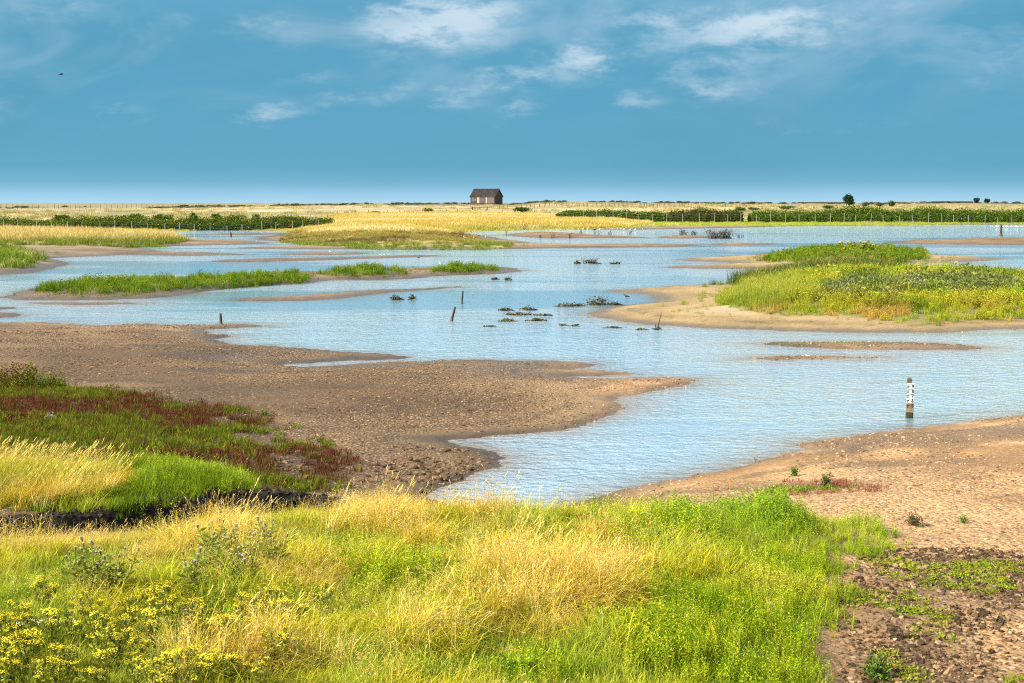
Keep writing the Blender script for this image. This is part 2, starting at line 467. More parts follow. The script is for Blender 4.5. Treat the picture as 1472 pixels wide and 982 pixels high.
fm = lerp3(fm, A(.24, .20, .10) + 0 * fm, sstep(fbm(GX * .2, GY, 30, 4, 88), .53, .62) * sstep(GY, 380, 520) * .75)
fc = lerp3(fs, fm, sstep(s + (n_big - .5) * 8, 6, 14))
colr = lerp3(colr, fc, fl)
# soil under plants; near bank litter darkened to paint shadow hollows between tussocks
for k, c in (('near', (.075, .065, .028)), ('drymead', (.24, .21, .07)), ('greenmead', (.12, .17, .03)), ('b1', (.12, .15, .035)), ('b2', (.12, .15, .035)), ('b3', (.12, .15, .035)),
             ('f', (.17, .17, .045)), ('fback', (.08, .10, .03)), ('e', (.13, .15, .04)), ('c', (.38, .30, .12)), ('c2', (.30, .25, .10)), ('p', (.36, .28, .09)), ('rs', (.26, .27, .04)), ('ls', (.46, .36, .10))):
    colr = lerp3(colr, A(*c) + 0 * colr, sstep(ZD[k] + (n_mid - .5) * .8, -.1, .5) * .85)
mz = sstep(ZD['marsh'] + (n_mid - .5) * 1.2, -.2, .6)
colr = lerp3(colr, lerp3(A(.10, .07, .035), A(.075, .038, .024), sstep(n_str, .40, .55)), mz * .9)
cz = sstep(ZD['clods'] + (n_mid - .5) * 1.6, -.3, .7)
colr = lerp3(colr, lerp3(A(.075, .046, .024), A(.27, .16, .07), sstep(n_mid, .52, .72)), cz * .95)
# ditch bed and banks: mud painted near-black to stand for shade
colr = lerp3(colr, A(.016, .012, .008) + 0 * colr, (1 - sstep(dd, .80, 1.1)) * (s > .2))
colr = colr * .80
nl_ = sstep(-GX + 1.5, 0, 2) * (GY < 48) * (s > 0)
colr = colr * (1 - nl_[:, None] * A(.41, .42, .46))
# green algae and wet silt on the low bar off the sandy island
bz = sdf(bars[10], GX, GY, -20, 6)
colr = lerp3(colr, A(.10, .105, .028) + 0 * colr, sstep(bz, -1, 0) * sstep(GY + (n_mid - .5) * 1.5, 43.0, 43.8) * .95)
# wet rim at the water
rim = np.clip(.40 + .016 * GY, .25, 1.8)
wet = sstep(rim - s, 0, 1) * (s > -3)
wet = np.clip(np.maximum(wet, .75 * sstep(fbm(GX * .5, GY, 2.2, 4, 73), .54, .66) * sstep(5 - s, 0, 3.5) * (s > 0) * (1 - ef * .6)), 0, 1)
colr = colr * (1 - .64 * wet[:, None])
scum = sstep(.22 - np.abs(s - rim * 1.25), 0, .16) * (n_mid > .45) * (GY < 60)
colr = colr * (1 - .35 * scum[:, None])
# where the stony texture lies
stony = sstep(dd, 1.2, 1.6) * (1 - mz * .6) * (1 - fl) * (1 - ef * .9) * sstep(s, .2, 1.2) * (.35 + .65 * sstep(n_big, .35, .55))

me = bpy.data.meshes.new('ground')
nr = len(ys)
ii = (np.arange(nr - 1)[:, None] * NC + np.arange(NC - 1)[None, :]).ravel()
F = np.stack([ii, ii + 1, ii + NC + 1, ii + NC], 1).astype(np.int32)
me.vertices.add(N)
me.vertices.foreach_set('co', np.stack([GX, GY, Hh], 1).astype(np.float32).ravel())
me.loops.add(F.size)
me.loops.foreach_set('vertex_index', F.ravel())
me.polygons.add(len(F))
me.polygons.foreach_set('loop_start', np.arange(0, F.size, 4, dtype=np.int32))
me.polygons.foreach_set('use_smooth', np.ones(len(F), bool))
me.update()
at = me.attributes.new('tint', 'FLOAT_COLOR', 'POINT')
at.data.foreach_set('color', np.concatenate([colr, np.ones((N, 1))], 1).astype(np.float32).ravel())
at = me.attributes.new('stony', 'FLOAT', 'POINT')
at.data.foreach_set('value', stony.astype(np.float32))
at = me.attributes.new('wet', 'FLOAT', 'POINT')
at.data.foreach_set('value', wet.astype(np.float32))


def tag(o, label=None, cat=None, group=None, kind=None):
    if label: o['label'] = label
    if cat: o['category'] = cat
    if group: o['group'] = group
    if kind: o['kind'] = kind
    return o


def new_mat(name):
    m = bpy.data.materials.new(name)
    m.use_nodes = True
    t = NT(m.node_tree)
    o = t.n('ShaderNodeOutputMaterial')
    return m, t, o


def principled(t, o, color, rough=.9, bump=None, spec=.25, bstr=.5, bdist=.02):
    p = t.n('ShaderNodeBsdfPrincipled')
    t.set(p.inputs['Base Color'], color)
    t.set(p.inputs['Roughness'], rough)
    t.set(p.inputs['Specular IOR Level'], spec)
    if bump is not None:
        b = t.n('ShaderNodeBump')
        t.set(b.inputs['Height'], bump)
        t.set(b.inputs['Strength'], bstr)
        t.set(b.inputs['Distance'], bdist)
        t.t.links.new(b.outputs[0], p.inputs['Normal'])
    t.t.links.new(p.outputs[0], o.inputs[0])
    return p


m_ground, t, o = new_mat('ground_mud')
tint = t.n('ShaderNodeAttribute', attribute_name='tint').outputs['Color']
st = t.n('ShaderNodeAttribute', attribute_name='stony').outputs['Fac']
we = t.n('ShaderNodeAttribute', attribute_name='wet').outputs['Fac']
pos = t.n('ShaderNodeNewGeometry').outputs['Position']
vor = t.n('ShaderNodeTexVoronoi', feature='F1')
t.set(vor.inputs['Vector'], pos)
vor.inputs['Scale'].default_value = 17.0
vr = t.n('ShaderNodeSeparateColor')
t.set(vr.inputs[0], vor.outputs['Color'])
g1, _ = t.noise(pos, 9.0, 4, .65)
g2, _ = t.noise(pos, 45.0, 2, .6)
g3, _ = t.noise(pos, 0.6, 3, .6)
c = t.mix(t.m('MULTIPLY', t.smooth(g1, .35, .68), .55), t.vm('SCALE', tint, .72), t.vm('SCALE', tint, 1.25))
c = t.mix(t.m('MULTIPLY', t.smooth(g3, .4, .62), .35), c, t.vm('SCALE', c, 1.28))
stone = t.ramp(vr.outputs[0], [(0, (.05, .030, .016)), (.35, (.14, .082, .040)), (.7, (.26, .160, .080)), (.93, (.38, .26, .15)), (1, (.50, .38, .26))])
sm = t.m('MULTIPLY', st, t.smooth(vor.outputs['Distance'], .65, .30))
c = t.mix(t.m('MULTIPLY', sm, .65), c, stone)
hgt = t.m('ADD', t.m('MULTIPLY', g2, .35), t.m('MULTIPLY', sm, .7))
principled(t, o, c, t.m('SUBTRACT', .95, t.m('MULTIPLY', we, .45)), hgt, .3, .85, .035)
me.materials.append(m_ground)
ground = bpy.data.objects.new('ground', me)
COL.objects.link(ground)
tag(ground, 'brown mud flats, sand bars and rough meadow running to the horizon', 'ground', kind='structure')

# ------------------------------------------------------------------ water
m_water, t, o = new_mat('lagoon_water')
pos = t.n('ShaderNodeNewGeometry').outputs['Position']
patch, _ = t.noise(t.vm('MULTIPLY', pos, (.30, 1.0, 1.0)), .085, 4, .55, .6)
patch2, _ = t.noise(t.vm('MULTIPLY', pos, (.35, 1.0, 1.0)), .028, 3, .5, .4)
ruf = t.m('ADD', t.m('MULTIPLY', patch, .55), t.m('MULTIPLY', patch2, .45))
sy_ = t.n('ShaderNodeSeparateXYZ')
t.set(sy_.inputs[0], pos)
ruf = t.m('ADD', ruf, t.m('MULTIPLY', t.smooth(sy_.outputs[1], 110, 240), .10))
ruf = t.smooth(ruf, .44, .58)
r1, _ = t.noise(t.vm('MULTIPLY', pos, (.85, 1.0, 1.0)), 4.6, 3, .6, .3)
r2, _ = t.noise(t.vm('MULTIPLY', pos, (.6, 1.0, 1.0)), .9, 3, .5, .3)
wh = t.m('ADD', t.m('MULTIPLY', r1, .55), t.m('MULTIPLY', r2, .55))
b = t.n('ShaderNodeBump')
t.set(b.inputs['Height'], wh)
t.set(b.inputs['Strength'], t.m('ADD', .14, t.m('MULTIPLY', ruf, 1.15)))
b.inputs['Distance'].default_value = .16
p = t.n('ShaderNodeBsdfPrincipled')
shal = t.n('ShaderNodeAttribute', attribute_name='shallow').outputs['Fac']
t.set(p.inputs['Base Color'], t.mix(shal, (.165, .27, .35), (.13, .095, .055)))
p.inputs['Roughness'].default_value = .07
p.inputs['IOR'].default_value = 2.3
p.inputs['Specular IOR Level'].default_value = .5
t.t.links.new(b.outputs[0], p.inputs['Normal'])
t.t.links.new(p.outputs[0], o.inputs[0])
wr = np.nonzero((ys > 5) & (ys < 420))[0][::2]
wc = np.arange(0, NC, 2)
WX, WY = GX.reshape(nr, NC)[wr][:, wc], GY.reshape(nr, NC)[wr][:, wc]
WD = HG[wr][:, wc]
wm = bpy.data.meshes.new('water')
a_, b_ = WX.shape
q_ = (np.arange(a_ - 1)[:, None] * b_ + np.arange(b_ - 1)[None, :]).ravel()
wm.from_pydata(np.stack([WX.ravel(), WY.ravel(), np.zeros(WX.size)], 1).tolist(), [], np.stack([q_, q_ + 1, q_ + b_ + 1, q_ + b_], 1).tolist())
wa = wm.attributes.new('shallow', 'FLOAT', 'POINT')
wa.data.foreach_set('value', np.exp(np.minimum(WD.ravel(), 0) / .065).astype(np.float32))
wm.materials.append(m_water)
water = bpy.data.objects.new('water', wm)
COL.objects.link(water)
tag(water, 'shallow pale blue lagoon water ruffled in patches by wind', 'water', kind='structure')


# ------------------------------------------------------------------ materials for plants and things
def plant_mat(name, col_type='INSTANCER', trans=.26, root=(.16, .24, .03), rootmix=.55, seed=(.66, .48, .17)):
    m, t, o = new_mat(name)
    ca = t.n('ShaderNodeAttribute', attribute_name='col')
    ca.attribute_type = col_type
    bt = t.n('ShaderNodeAttribute', attribute_name='bt')
    s3 = t.n('ShaderNodeSeparateXYZ')
    t.set(s3.inputs[0], bt.outputs['Vector'])
    c = ca.outputs['Color']
    # live green nearer the root, the dried colour in the upper blade
    c = t.mix(t.m('MULTIPLY', t.m('SUBTRACT', 1.0, s3.outputs[0]), rootmix), c, t.mix(.5, c, root))
    c = t.mix(s3.outputs[1], c, seed)
    c = t.vm('SCALE', c, t.m('ADD', .72, t.m('MULTIPLY', s3.outputs[2], .56)))
    d = t.n('ShaderNodeBsdfDiffuse')
    t.set(d.inputs[0], c)
    tr = t.n('ShaderNodeBsdfTranslucent')
    t.set(tr.inputs[0], c)
    mx = t.n('ShaderNodeMixShader')
    mx.inputs[0].default_value = trans
    t.t.links.new(d.outputs[0], mx.inputs[1])
    t.t.links.new(tr.outputs[0], mx.inputs[2])
    t.t.links.new(mx.outputs[0], o.inputs[0])
    return m


M_GRASS = plant_mat('grass_blade')
M_HERB = plant_mat('herb_leaf', root=(.10, .18, .02), seed=(.62, .50, .03))
M_RED = plant_mat('glasswort', trans=.15, root=(.10, .05, .02), rootmix=.3)
M_LEAF = plant_mat('shrub_leaf', col_type='GEOMETRY', trans=.25, rootmix=0.0)


class MB:
    """collects faces into one mesh; bt = (along, seed, random) per vertex"""
    def __init__(self):
        self.v, self.f, self.bt, self.c, self.mi = [], [], [], [], []

    def add(self, vs, fs, bt=(1, 0, .5), col=None, mi=0):
        k = len(self.v)
        self.v += [tuple(a) for a in vs]
        self.f += [tuple(i + k for i in q) for q in fs]
        self.mi += [mi] * len(fs)
        self.bt += (list(bt) if isinstance(bt, list) else [bt] * len(vs))
        self.c += [col or (.5, .5, .5)] * len(vs)

    def box(self, c, s, rot=None, **kw):
        x, y, z = (q / 2 for q in s)
        vs = [Vector(p) for p in ((-x, -y, -z), (x, -y, -z), (x, y, -z), (-x, y, -z), (-x, -y, z), (x, -y, z), (x, y, z), (-x, y, z))]
        if rot is not None:
            vs = [rot @ p for p in vs]
        self.add([p + Vector(c) for p in vs], [(3, 2, 1, 0), (4, 5, 6, 7), (0, 1, 5, 4), (1, 2, 6, 5), (2, 3, 7, 6), (3, 0, 4, 7)], **kw)

    def tube(self, pts, rad, n=6, cap=True, **kw):
        pts = [Vector(p) for p in pts]
        vs, fs = [], []
        for i, p in enumerate(pts):
            a = pts[max(i - 1, 0)]
            b = pts[min(i + 1, len(pts) - 1)]
            d = (b - a).normalized()
            u = d.orthogonal().normalized()
            w = d.cross(u)
            r = rad[i] if hasattr(rad, '__len__') else rad
            for j in range(n):
                q = 2 * math.pi * j / n
                vs.append(p + (u * math.cos(q) + w * math.sin(q)) * r)
        for i in range(len(pts) - 1):
            for j in range(n):
                fs.append((i * n + j, i * n + (j + 1) % n, (i + 1) * n + (j + 1) % n, (i + 1) * n + j))
        if cap:
            fs.append(tuple(range(n - 1, -1, -1)))
            fs.append(tuple(range((len(pts) - 1) * n, len(pts) * n)))
        self.add(vs, fs, **kw)

    def leaf(self, base, tip, width, side=None, bt=(1, 0, .5), col=None, mi=0):
        base, tip = Vector(base), Vector(tip)
        d = tip - base
        if side is None:
            side = d.cross(Vector((random.gauss(0, 1), random.gauss(0, 1), random.gauss(0, 1))))
        side = side.normalized() * width / 2 if side.length > 1e-9 else Vector((width / 2, 0, 0))
        mid = base + d * .45
        self.add([base, mid + side, tip, mid - side], [(0, 1, 2, 3)], bt, col, mi)

    def mesh(self, name, mats, smooth=False):
        m = bpy.data.meshes.new(name)
        m.from_pydata(self.v, [], self.f)
        a = m.attributes.new('bt', 'FLOAT_VECTOR', 'POINT')
        a.data.foreach_set('vector', np.array(self.bt, np.float32).ravel())
        a = m.attributes.new('col', 'FLOAT_COLOR', 'POINT')
        a.data.foreach_set('color', np.concatenate([np.array(self.c, np.float32), np.ones((len(self.c), 1), np.float32)], 1).ravel())
        for q in (mats if isinstance(mats, (list, tuple)) else [mats]):
            m.materials.append(q)
        m.polygons.foreach_set('material_index', np.array(self.mi, np.int32))
        if smooth:
            m.polygons.foreach_set('use_smooth', np.ones(len(self.f), bool))
        m.update()
        return m

    def build(self, name, mats, parent=None, loc=(0, 0, 0), rz=0, smooth=False):
        ob = bpy.data.objects.new(name, self.mesh(name, mats, smooth))
        COL.objects.link(ob)
        ob.location = loc
        ob.rotation_euler.z = rz
        if parent:
            ob.parent = parent
        return ob


def blade(mb, root, az, lean, h, w, curve, seg=3, seedhead=0.0, rnd=None, droop=0.0):
    rnd = random.random() if rnd is None else rnd
    d = Vector((math.cos(az), math.sin(az), 0))
    side = Vector((-math.sin(az), math.cos(az), 0))
    a2 = random.uniform(-.7, .7)
    side = side * math.cos(a2) + d * math.sin(a2)
    vs, bts = [], []
    pts = []
    for i in range(seg + 1):
        u = i / seg
        out_ = lean * u + curve * u * u
        p = Vector(root) + d * (h * out_) + Vector((0, 0, h * (u - droop * u ** 3 * .5 - .28 * out_ * out_ * u)))
        pts.append(p)
        ww = w * (1 - u) ** .6 * .5 if i < seg else 0
        if i < seg:
            vs += [p - side * ww, p + side * ww]
            bts += [(u, 0, rnd)] * 2
        else:
            vs.append(p)
            bts.append((1, 0, rnd))
    fs = [(2 * i, 2 * i + 1, 2 * i + 3, 2 * i + 2) for i in range(seg - 1)] + [(2 * seg - 2, 2 * seg - 1, 2 * seg)]
    mb.add(vs, fs, bts)
    if seedhead > 0:
        tip, prev = pts[-1], pts[-2]
        dr = (tip - prev).normalized()
        for k in range(5):
            q = tip - dr * seedhead * (k / 5.0) * 1.1
            sp = Vector((random.gauss(0, 1), random.gauss(0, 1), random.gauss(0, .6))).normalized()
            mb.leaf(q, q + dr * seedhead * .36 + sp * seedhead * .12, seedhead * .07, bt=(1, .6, rnd))


def tuft_dry(h=.55, n=26, seeds=7, spread=.10, w=.0065, wind=0.25):
    mb = MB()
    for i in range(n):
        a = random.uniform(0, 2 * math.pi)
        r = spread * math.sqrt(random.random())
        root = (r * math.cos(a), r * math.sin(a), -.03)
        az = a + random.gauss(0, .8)
        if random.random() < wind:
            az = random.gauss(.1, .6)
        hh = h * random.uniform(.45, .95)
        blade(mb, root, az, random.uniform(.05, .4), hh, w * random.uniform(.5, 1.7), random.uniform(-.1, .75), 3)
    for i in range(seeds):
        a = random.uniform(0, 2 * math.pi)
        r = spread * math.sqrt(random.random())
        blade(mb, (r * math.cos(a), r * math.sin(a), -.03), random.gauss(.2, 1.7), random.uniform(.02, .35), h * random.uniform(.85, 1.3), w * .7, random.uniform(.0, .35), 3, h * random.uniform(.10, .2))
    return mb.mesh('tuft', M_GRASS)


def tuft_panicle(h=.5, n=5):
    """thin culms with loose, pale, nodding seed panicles"""
    mb = MB()
    for i in range(n):
        a = random.uniform(0, 6.28)
        r = .10 * math.sqrt(random.random())
        root = Vector((r * math.cos(a), r * math.sin(a), -.02))
        az, ln, hh, rnd = random.uniform(0, 6.28), random.uniform(.03, .45), h * random.uniform(.6, 1.1), random.random()
        blade(mb, root, az, ln, hh, .004, .12, 3, rnd=rnd)
        d = Vector((math.cos(az), math.sin(az), 0))
        for k in range(16):
            u = random.uniform(.68, 1.03)
            o_ = ln * u + .12 * u * u
            p = root + d * (hh * o_) + Vector((0, 0, hh * (u - .28 * o_ * o_ * u)))
            p += Vector((random.gauss(0, 1), random.gauss(0, 1), random.gauss(0, .5))) * .018 * (1.25 - u)* 3
            mb.leaf(p, p + Vector((random.gauss(0, .006) + d.x * .008, random.gauss(0, .006) + d.y * .008, random.uniform(-.012, .012))), .0055, bt=(1, 1, rnd))
    return mb.mesh('tuft', M_GRASS)


def tuft_mat(h=.4, n=30):
    """lying, matted blades"""
    mb = MB()
    for i in range(n):
        a = random.uniform(0, 2 * math.pi)
        r = .14 * math.sqrt(random.random())
        blade(mb, (r * math.cos(a), r * math.sin(a), -.02), random.gauss(.2, 1.0), random.uniform(.3, .9), h * random.uniform(.5, 1.0), .007 * random.uniform(.7, 1.3), random.uniform(.2, 1.0), 3,
              h * .14 if random.random() < .25 else 0)
    return mb.mesh('tuft', M_GRASS)


def tuft_green(h=.3, n=30, w=.008, spread=.11):
    mb = MB()
    for i in range(n):
        a = random.uniform(0, 2 * math.pi)
        r = spread * math.sqrt(random.random())
        blade(mb, (r * math.cos(a), r * math.sin(a), -.02), random.uniform(0, 6.28), random.uniform(.05, .5), h * random.uniform(.4, 1.0), w * random.uniform(.7, 1.3), random.uniform(.0, .5), 3)
    return mb.mesh('tuft', M_GRASS)


def herb(h=.35, stems=5, lw=.016, ll=.05, flowers=0.0, mat=None, spread=.07):
    """upright leafy stems"""
    mb = MB()
    for i in range(stems):
        a = random.uniform(0, 6.28)
        r = spread * math.sqrt(random.random())
        az, lean, hh = random.uniform(0, 6.28), random.uniform(0, .3), h * random.uniform(.55, 1.05)
        rnd = random.random()
        root = Vector((r * math.cos(a), r * math.sin(a), -.02))
        d = Vector((math.cos(az) * lean, math.sin(az) * lean, 1)) * hh
        blade(mb, root, az, lean, hh, .006, 0, 2, rnd=rnd)
        nl = int(14 * h / .35)
        for k in range(nl):
            u = (k + .7) / nl
            p = root + d * u
            q = k * 2.4 + random.uniform(-.5, .5)
            L = ll * (1.15 - .65 * u) * random.uniform(.7, 1.3)
            tip = p + Vector((math.cos(q) * L, math.sin(q) * L, L * random.uniform(.2, .9)))
            mb.leaf(p, tip, lw * random.uniform(.7, 1.3), bt=(.6 + .4 * u, 0, min(1, rnd * .6 + random.random() * .5)))
        if random.random() < flowers:
            for k in range(6):
                p = root + d + Vector((random.gauss(0, .012), random.gauss(0, .012), random.uniform(-.01, .02)))
                mb.leaf(p, p + Vector((random.gauss(0, .015), random.gauss(0, .015), .012)), .014, bt=(1, 1, random.random()))
    return mb.mesh('tuft', mat or M_HERB)


def glasswort(h=.14, n=16):
    mb = MB()
    for i in range(n):
        a = random.uniform(0, 6.28)
        r = .09 * math.sqrt(random.random())
        blade(mb, (r * math.cos(a), r * math.sin(a), -.02), random.uniform(0, 6.28), random.uniform(.0, .5), h * random.uniform(.4, 1), .010, random.uniform(0, .2), 2)
    return mb.mesh('tuft', M_RED)


def cushion(h=.05):
    """flat rosette of small leaves"""
    mb = MB()
    for i in range(34):
        a = random.uniform(0, 6.28)
        r = .11 * math.sqrt(random.random())
        p = Vector((r * math.cos(a), r * math.sin(a), random.uniform(0, h * .6)))
        mb.leaf(p, p + Vector((random.gauss(0, .03), random.gauss(0, .03), random.uniform(0, h))), .018, bt=(1, 0, random.random()))
    return mb.mesh('tuft', M_HERB)


def far_tuft(h=.8, n=44, w=.035, spread=.55, seeds=8, mat=None):
    mb = MB()
    for i in range(n):
        a = random.uniform(0, 6.28)
        r = spread * math.sqrt(random.random())
        blade(mb, (r * math.cos(a), r * math.sin(a), -.05), random.uniform(0, 6.28), random.uniform(.0, .4), h * random.uniform(.45, 1.0), w * random.uniform(.6, 1.3), random.uniform(0, .5), 2,
              h * .15 if i < seeds else 0)
    return mb.mesh('tuft', mat or M_GRASS)


def shrubby(h=.7, n=150, rad=.4, leaf=.05, flowers=0, mat=None):
    """a mounded leafy clump"""
    mb = MB()
    for i in range(10):
        a = random.uniform(0, 6.28)
        blade(mb, (0.1 * math.cos(a), .1 * math.sin(a), -.05), a, random.uniform(.1, .6), h * .9, .012, .1, 2)
    for i in range(n):
        v = Vector((random.gauss(0, 1), random.gauss(0, 1), abs(random.gauss(0, 1)))).normalized() * random.uniform(.45, 1.05)
        p = Vector((v.x * rad, v.y * rad, v.z * h * .85 + .02))
        mb.leaf(p, p + Vector((random.gauss(0, leaf), random.gauss(0, leaf), random.uniform(0, leaf * 1.6))), leaf * .55, bt=(1, 1 if random.random() < flowers else 0, random.random()))
    return mb.mesh('tuft', mat or M_HERB)


def pebble(seed, flat=.6):
    r_ = random.Random(seed)
    import bmesh
    bm = bmesh.new()
    bmesh.ops.create_icosphere(bm, subdivisions=1, radius=1)
    for v in bm.verts:
        v.co *= r_.uniform(.75, 1.15)
        v.co.z *= flat
        v.co.x *= 1.2
    m = bpy.data.meshes.new('pebble')
    bm.to_mesh(m)
    bm.free()
    return m


def clod(seed):
    r_ = random.Random(seed)
    mb = MB()
    n = 7
    top = [Vector((math.cos(k * 6.283 / n) * r_.uniform(.6, 1.1), math.sin(k * 6.283 / n) * r_.uniform(.5, 1.0), r_.uniform(.12, .75))) for k in range(n)]
    bot = [Vector((p.x * 1.12, p.y * 1.12, -.3)) for p in top]
    mb.add([Vector((r_.uniform(-.2, .2), r_.uniform(-.2, .2), r_.uniform(.2, .5)))] + top + bot,
           [(0, 1 + k, 1 + (k + 1) % n) for k in range(n)] + [(1 + k, 1 + n + k, 1 + n + (k + 1) % n, 1 + (k + 1) % n) for k in range(n)])
    return mb


def scatter_object(name, protos, P, rotz, scl, idx, col, label, cat, tilt=None, kind='stuff', parent=None):
    """one object: instances of small plant meshes on points"""
    n = len(P)
    m = bpy.data.meshes.new(name)
    m.vertices.add(n)
    m.vertices.foreach_set('co', np.asarray(P, np.float32).ravel())
    def attr(nm, typ, key, arr):
        a = m.attributes.new(nm, typ, 'POINT')
        a.data.foreach_set(key, np.asarray(arr, np.float32 if typ != 'INT' else np.int32).ravel())
    rot = np.zeros((n, 3))
    rot[:, 2] = rotz
    if tilt is not None:
        rot[:, :2] = tilt
    attr('rot', 'FLOAT_VECTOR', 'vector', rot)
    s3 = np.asarray(scl, float)
    s3 = np.repeat(s3[:, None], 3, 1) if s3.ndim == 1 else s3
    attr('scl', 'FLOAT_VECTOR', 'vector', s3)
    attr('pick', 'INT', 'value', idx)
    attr('col', 'FLOAT_COLOR', 'color', np.concatenate([np.clip(col, 0.005, 1), np.ones((n, 1))], 1))
    m.update()
    ob = bpy.data.objects.new(name, m)
    COL.objects.link(ob)
    g = bpy.data.node_groups.new(name + '_scatter', 'GeometryNodeTree')
    g.interface.new_socket('Geometry', in_out='INPUT', socket_type='NodeSocketGeometry')
    g.interface.new_socket('Geometry', in_out='OUTPUT', socket_type='NodeSocketGeometry')
    gi, go = g.nodes.new('NodeGroupInput'), g.nodes.new('NodeGroupOutput')
    jn = g.nodes.new('GeometryNodeJoinGeometry')
    tmp = []
    for k, pm in enumerate(protos):
        po = bpy.data.objects.new(name + '_source', pm)      # never linked to the scene
        oi = g.nodes.new('GeometryNodeObjectInfo')
        oi.inputs['Object'].default_value = po
        oi.inputs['As Instance'].default_value = False
        gt = g.nodes.new('GeometryNodeGeometryToInstance')
        g.links.new(oi.outputs['Geometry'], gt.inputs[0])
        tmp.append(gt)
    for gt in reversed(tmp):
        g.links.new(gt.outputs[0], jn.inputs[0])
    ip = g.nodes.new('GeometryNodeInstanceOnPoints')
    g.links.new(gi.outputs[0], ip.inputs['Points'])
    g.links.new(jn.outputs[0], ip.inputs['Instance'])
    ip.inputs['Pick Instance'].default_value = True
    def named(nm, typ, sock):
        na = g.nodes.new('GeometryNodeInputNamedAttribute')
        na.data_type = typ
        na.inputs[0].default_value = nm
        g.links.new(na.outputs[0], sock)
    named('pick', 'INT', ip.inputs['Instance Index'])
    named('scl', 'FLOAT_VECTOR', ip.inputs['Scale'])
    na = g.nodes.new('GeometryNodeInputNamedAttribute')
    na.data_type = 'FLOAT_VECTOR'
    na.inputs[0].default_value = 'rot'
    er = g.nodes.new('FunctionNodeEulerToRotation')
    g.links.new(na.outputs[0], er.inputs[0])
    g.links.new(er.outputs[0], ip.inputs['Rotation'])
    g.links.new(ip.outputs[0], go.inputs[0])
    md = ob.modifiers.new('scatter', 'NODES')
    md.node_group = g
    if parent is None:
        tag(ob, label, cat, kind=kind)
    else:
        ob.parent = parent
        ob['kind'] = kind
    return ob


def sample(poly_, n, soft=.25, extra=0.0, seed=0, ymax=None):
    """n random ground points in the bounding box that fall in the polygon (soft edge)"""
    r_ = np.random.default_rng(seed)
    lo, hi = poly_.min(0) - extra, poly_.max(0) + extra
    lo[1] = max(lo[1], 7.0)
    x, y = r_.uniform(lo[0], hi[0], n), r_.uniform(lo[1], hi[1], n)
    vis = np.abs(x) < .40 * y + 2.0
    x, y = x[vis], y[vis]
    d = sdf(poly_, x, y, -20, 5) + (fbm(x, y, .8, 3, 91) - .5) * soft * 3 + r_.normal(0, soft * .35, len(x))
    k = d > -extra
    return x[k], y[k], d[k]


def area_box(poly_, extra=0):
    lo, hi = poly_.min(0) - extra, poly_.max(0) + extra
    lo[1] = max(lo[1], 7.0)
    return (hi[0] - lo[0]) * (hi[1] - lo[1])


def put(x, y):
    return np.stack([x, y, grid_at(HG, x, y)], 1)


def to_px(P):
    """where points fall in the photograph (used only to say which plants grow where)"""
    dx, dy, dz = P[:, 0], P[:, 1], P[:, 2] - CAM_H
    c, s_ = math.cos(PITCH), math.sin(PITCH)
    f = dy * c - dz * s_
    up = dy * s_ + dz * c
    return CX + FPX * dx / f, CY - FPX * up / f


def gauss_mask(px, py, spots):
    m = np.zeros(len(px))
    for (a, b, ra, rb, w) in spots:
        m = np.maximum(m, w * np.exp(-((px - a) / ra) ** 2 - ((py - b) / rb) ** 2))
    return m


C_DRY = np.array([[.60, .42, .055], [.68, .48, .09], [.57, .42, .035], [.74, .56, .19], [.52, .32, .035]])
C_YG = np.array([[.40, .40, .018], [.49, .44, .025], [.28, .32, .015], [.55, .45, .03]])
C_GRN = np.array([[.19, .29, .010], [.27, .36, .013], [.12, .20, .008], [.36, .38, .02]])
C_MEAD = np.array([[.15, .225, .010], [.22, .28, .013], [.10, .155, .008]])


def pickc(table, n, r_, jit=.10):
    return table[r_.integers(0, len(table), n)] * (1 + r_.normal(0, jit, (n, 1))) * (1 + r_.normal(0, .04, (n, 3)))


# ------------------------------------------------------------------ foreground grass
r_ = np.random.default_rng(11)
Pn = Z['near']
x, y, d = sample(Pn, int(area_box(Pn) * 330), .25, seed=1)
k = (y < 34) & (dline(ditch, x, y) + (fbm(x, y, .7, 3, 5) - .5) * .75 > .58)
x, y, d = x[k], y[k], d[k]
P = put(x, y)
px, py = to_px(P)
f1 = fbm(x, y, 1.1, 4, 101)
f2 = fbm(x, y, 2.6, 3, 105)
f3 = fbm(x, y, .5, 3, 109)
bright = sstep(px + (f2 - .5) * 420 + (f1 - .5) * 200, 900, 1060)                   # leafy green growth towards the beach
bright = np.maximum(bright, gauss_mask(px, py, [(560, 850, 70, 40, .9), (640, 905, 70, 30, .7), (420, 905, 80, 30, .6), (530, 905, 60, 22, .7), (980, 770, 100, 50, .9), (80, 870, 60, 30, .5), (760, 975, 90, 25, .7), (905, 925, 60, 25, .6)]))
dry = gauss_mask(px, py, [(640, 790, 130, 32, 1), (540, 770, 110, 40, .8), (860, 830, 80, 45, 1), (720, 890, 60, 40, .9), (610, 925, 70, 22, .9), (180, 800, 160, 28, .95), (300, 770, 90, 30, .9), (480, 850, 90, 30, .7), (800, 870, 110, 60, .8),
                          (690, 750, 80, 25, .6), (100, 830, 150, 25, .6), (400, 965, 150, 25, .6), (720, 960, 120, 25, .6), (440, 730, 60, 20, .7)])
dry = dry + (f1 - .5) * 1.3
bright = bright * (1 - .7 * sstep(dry, .55, .9))
u = r_.random(len(x))
is_b = u < bright * .93
is_d = (~is_b) & (u * .9 + .05 < sstep(dry, .06, .82) * .76 + .09)
near_edge = sstep(1.3 - d, 0, 1)
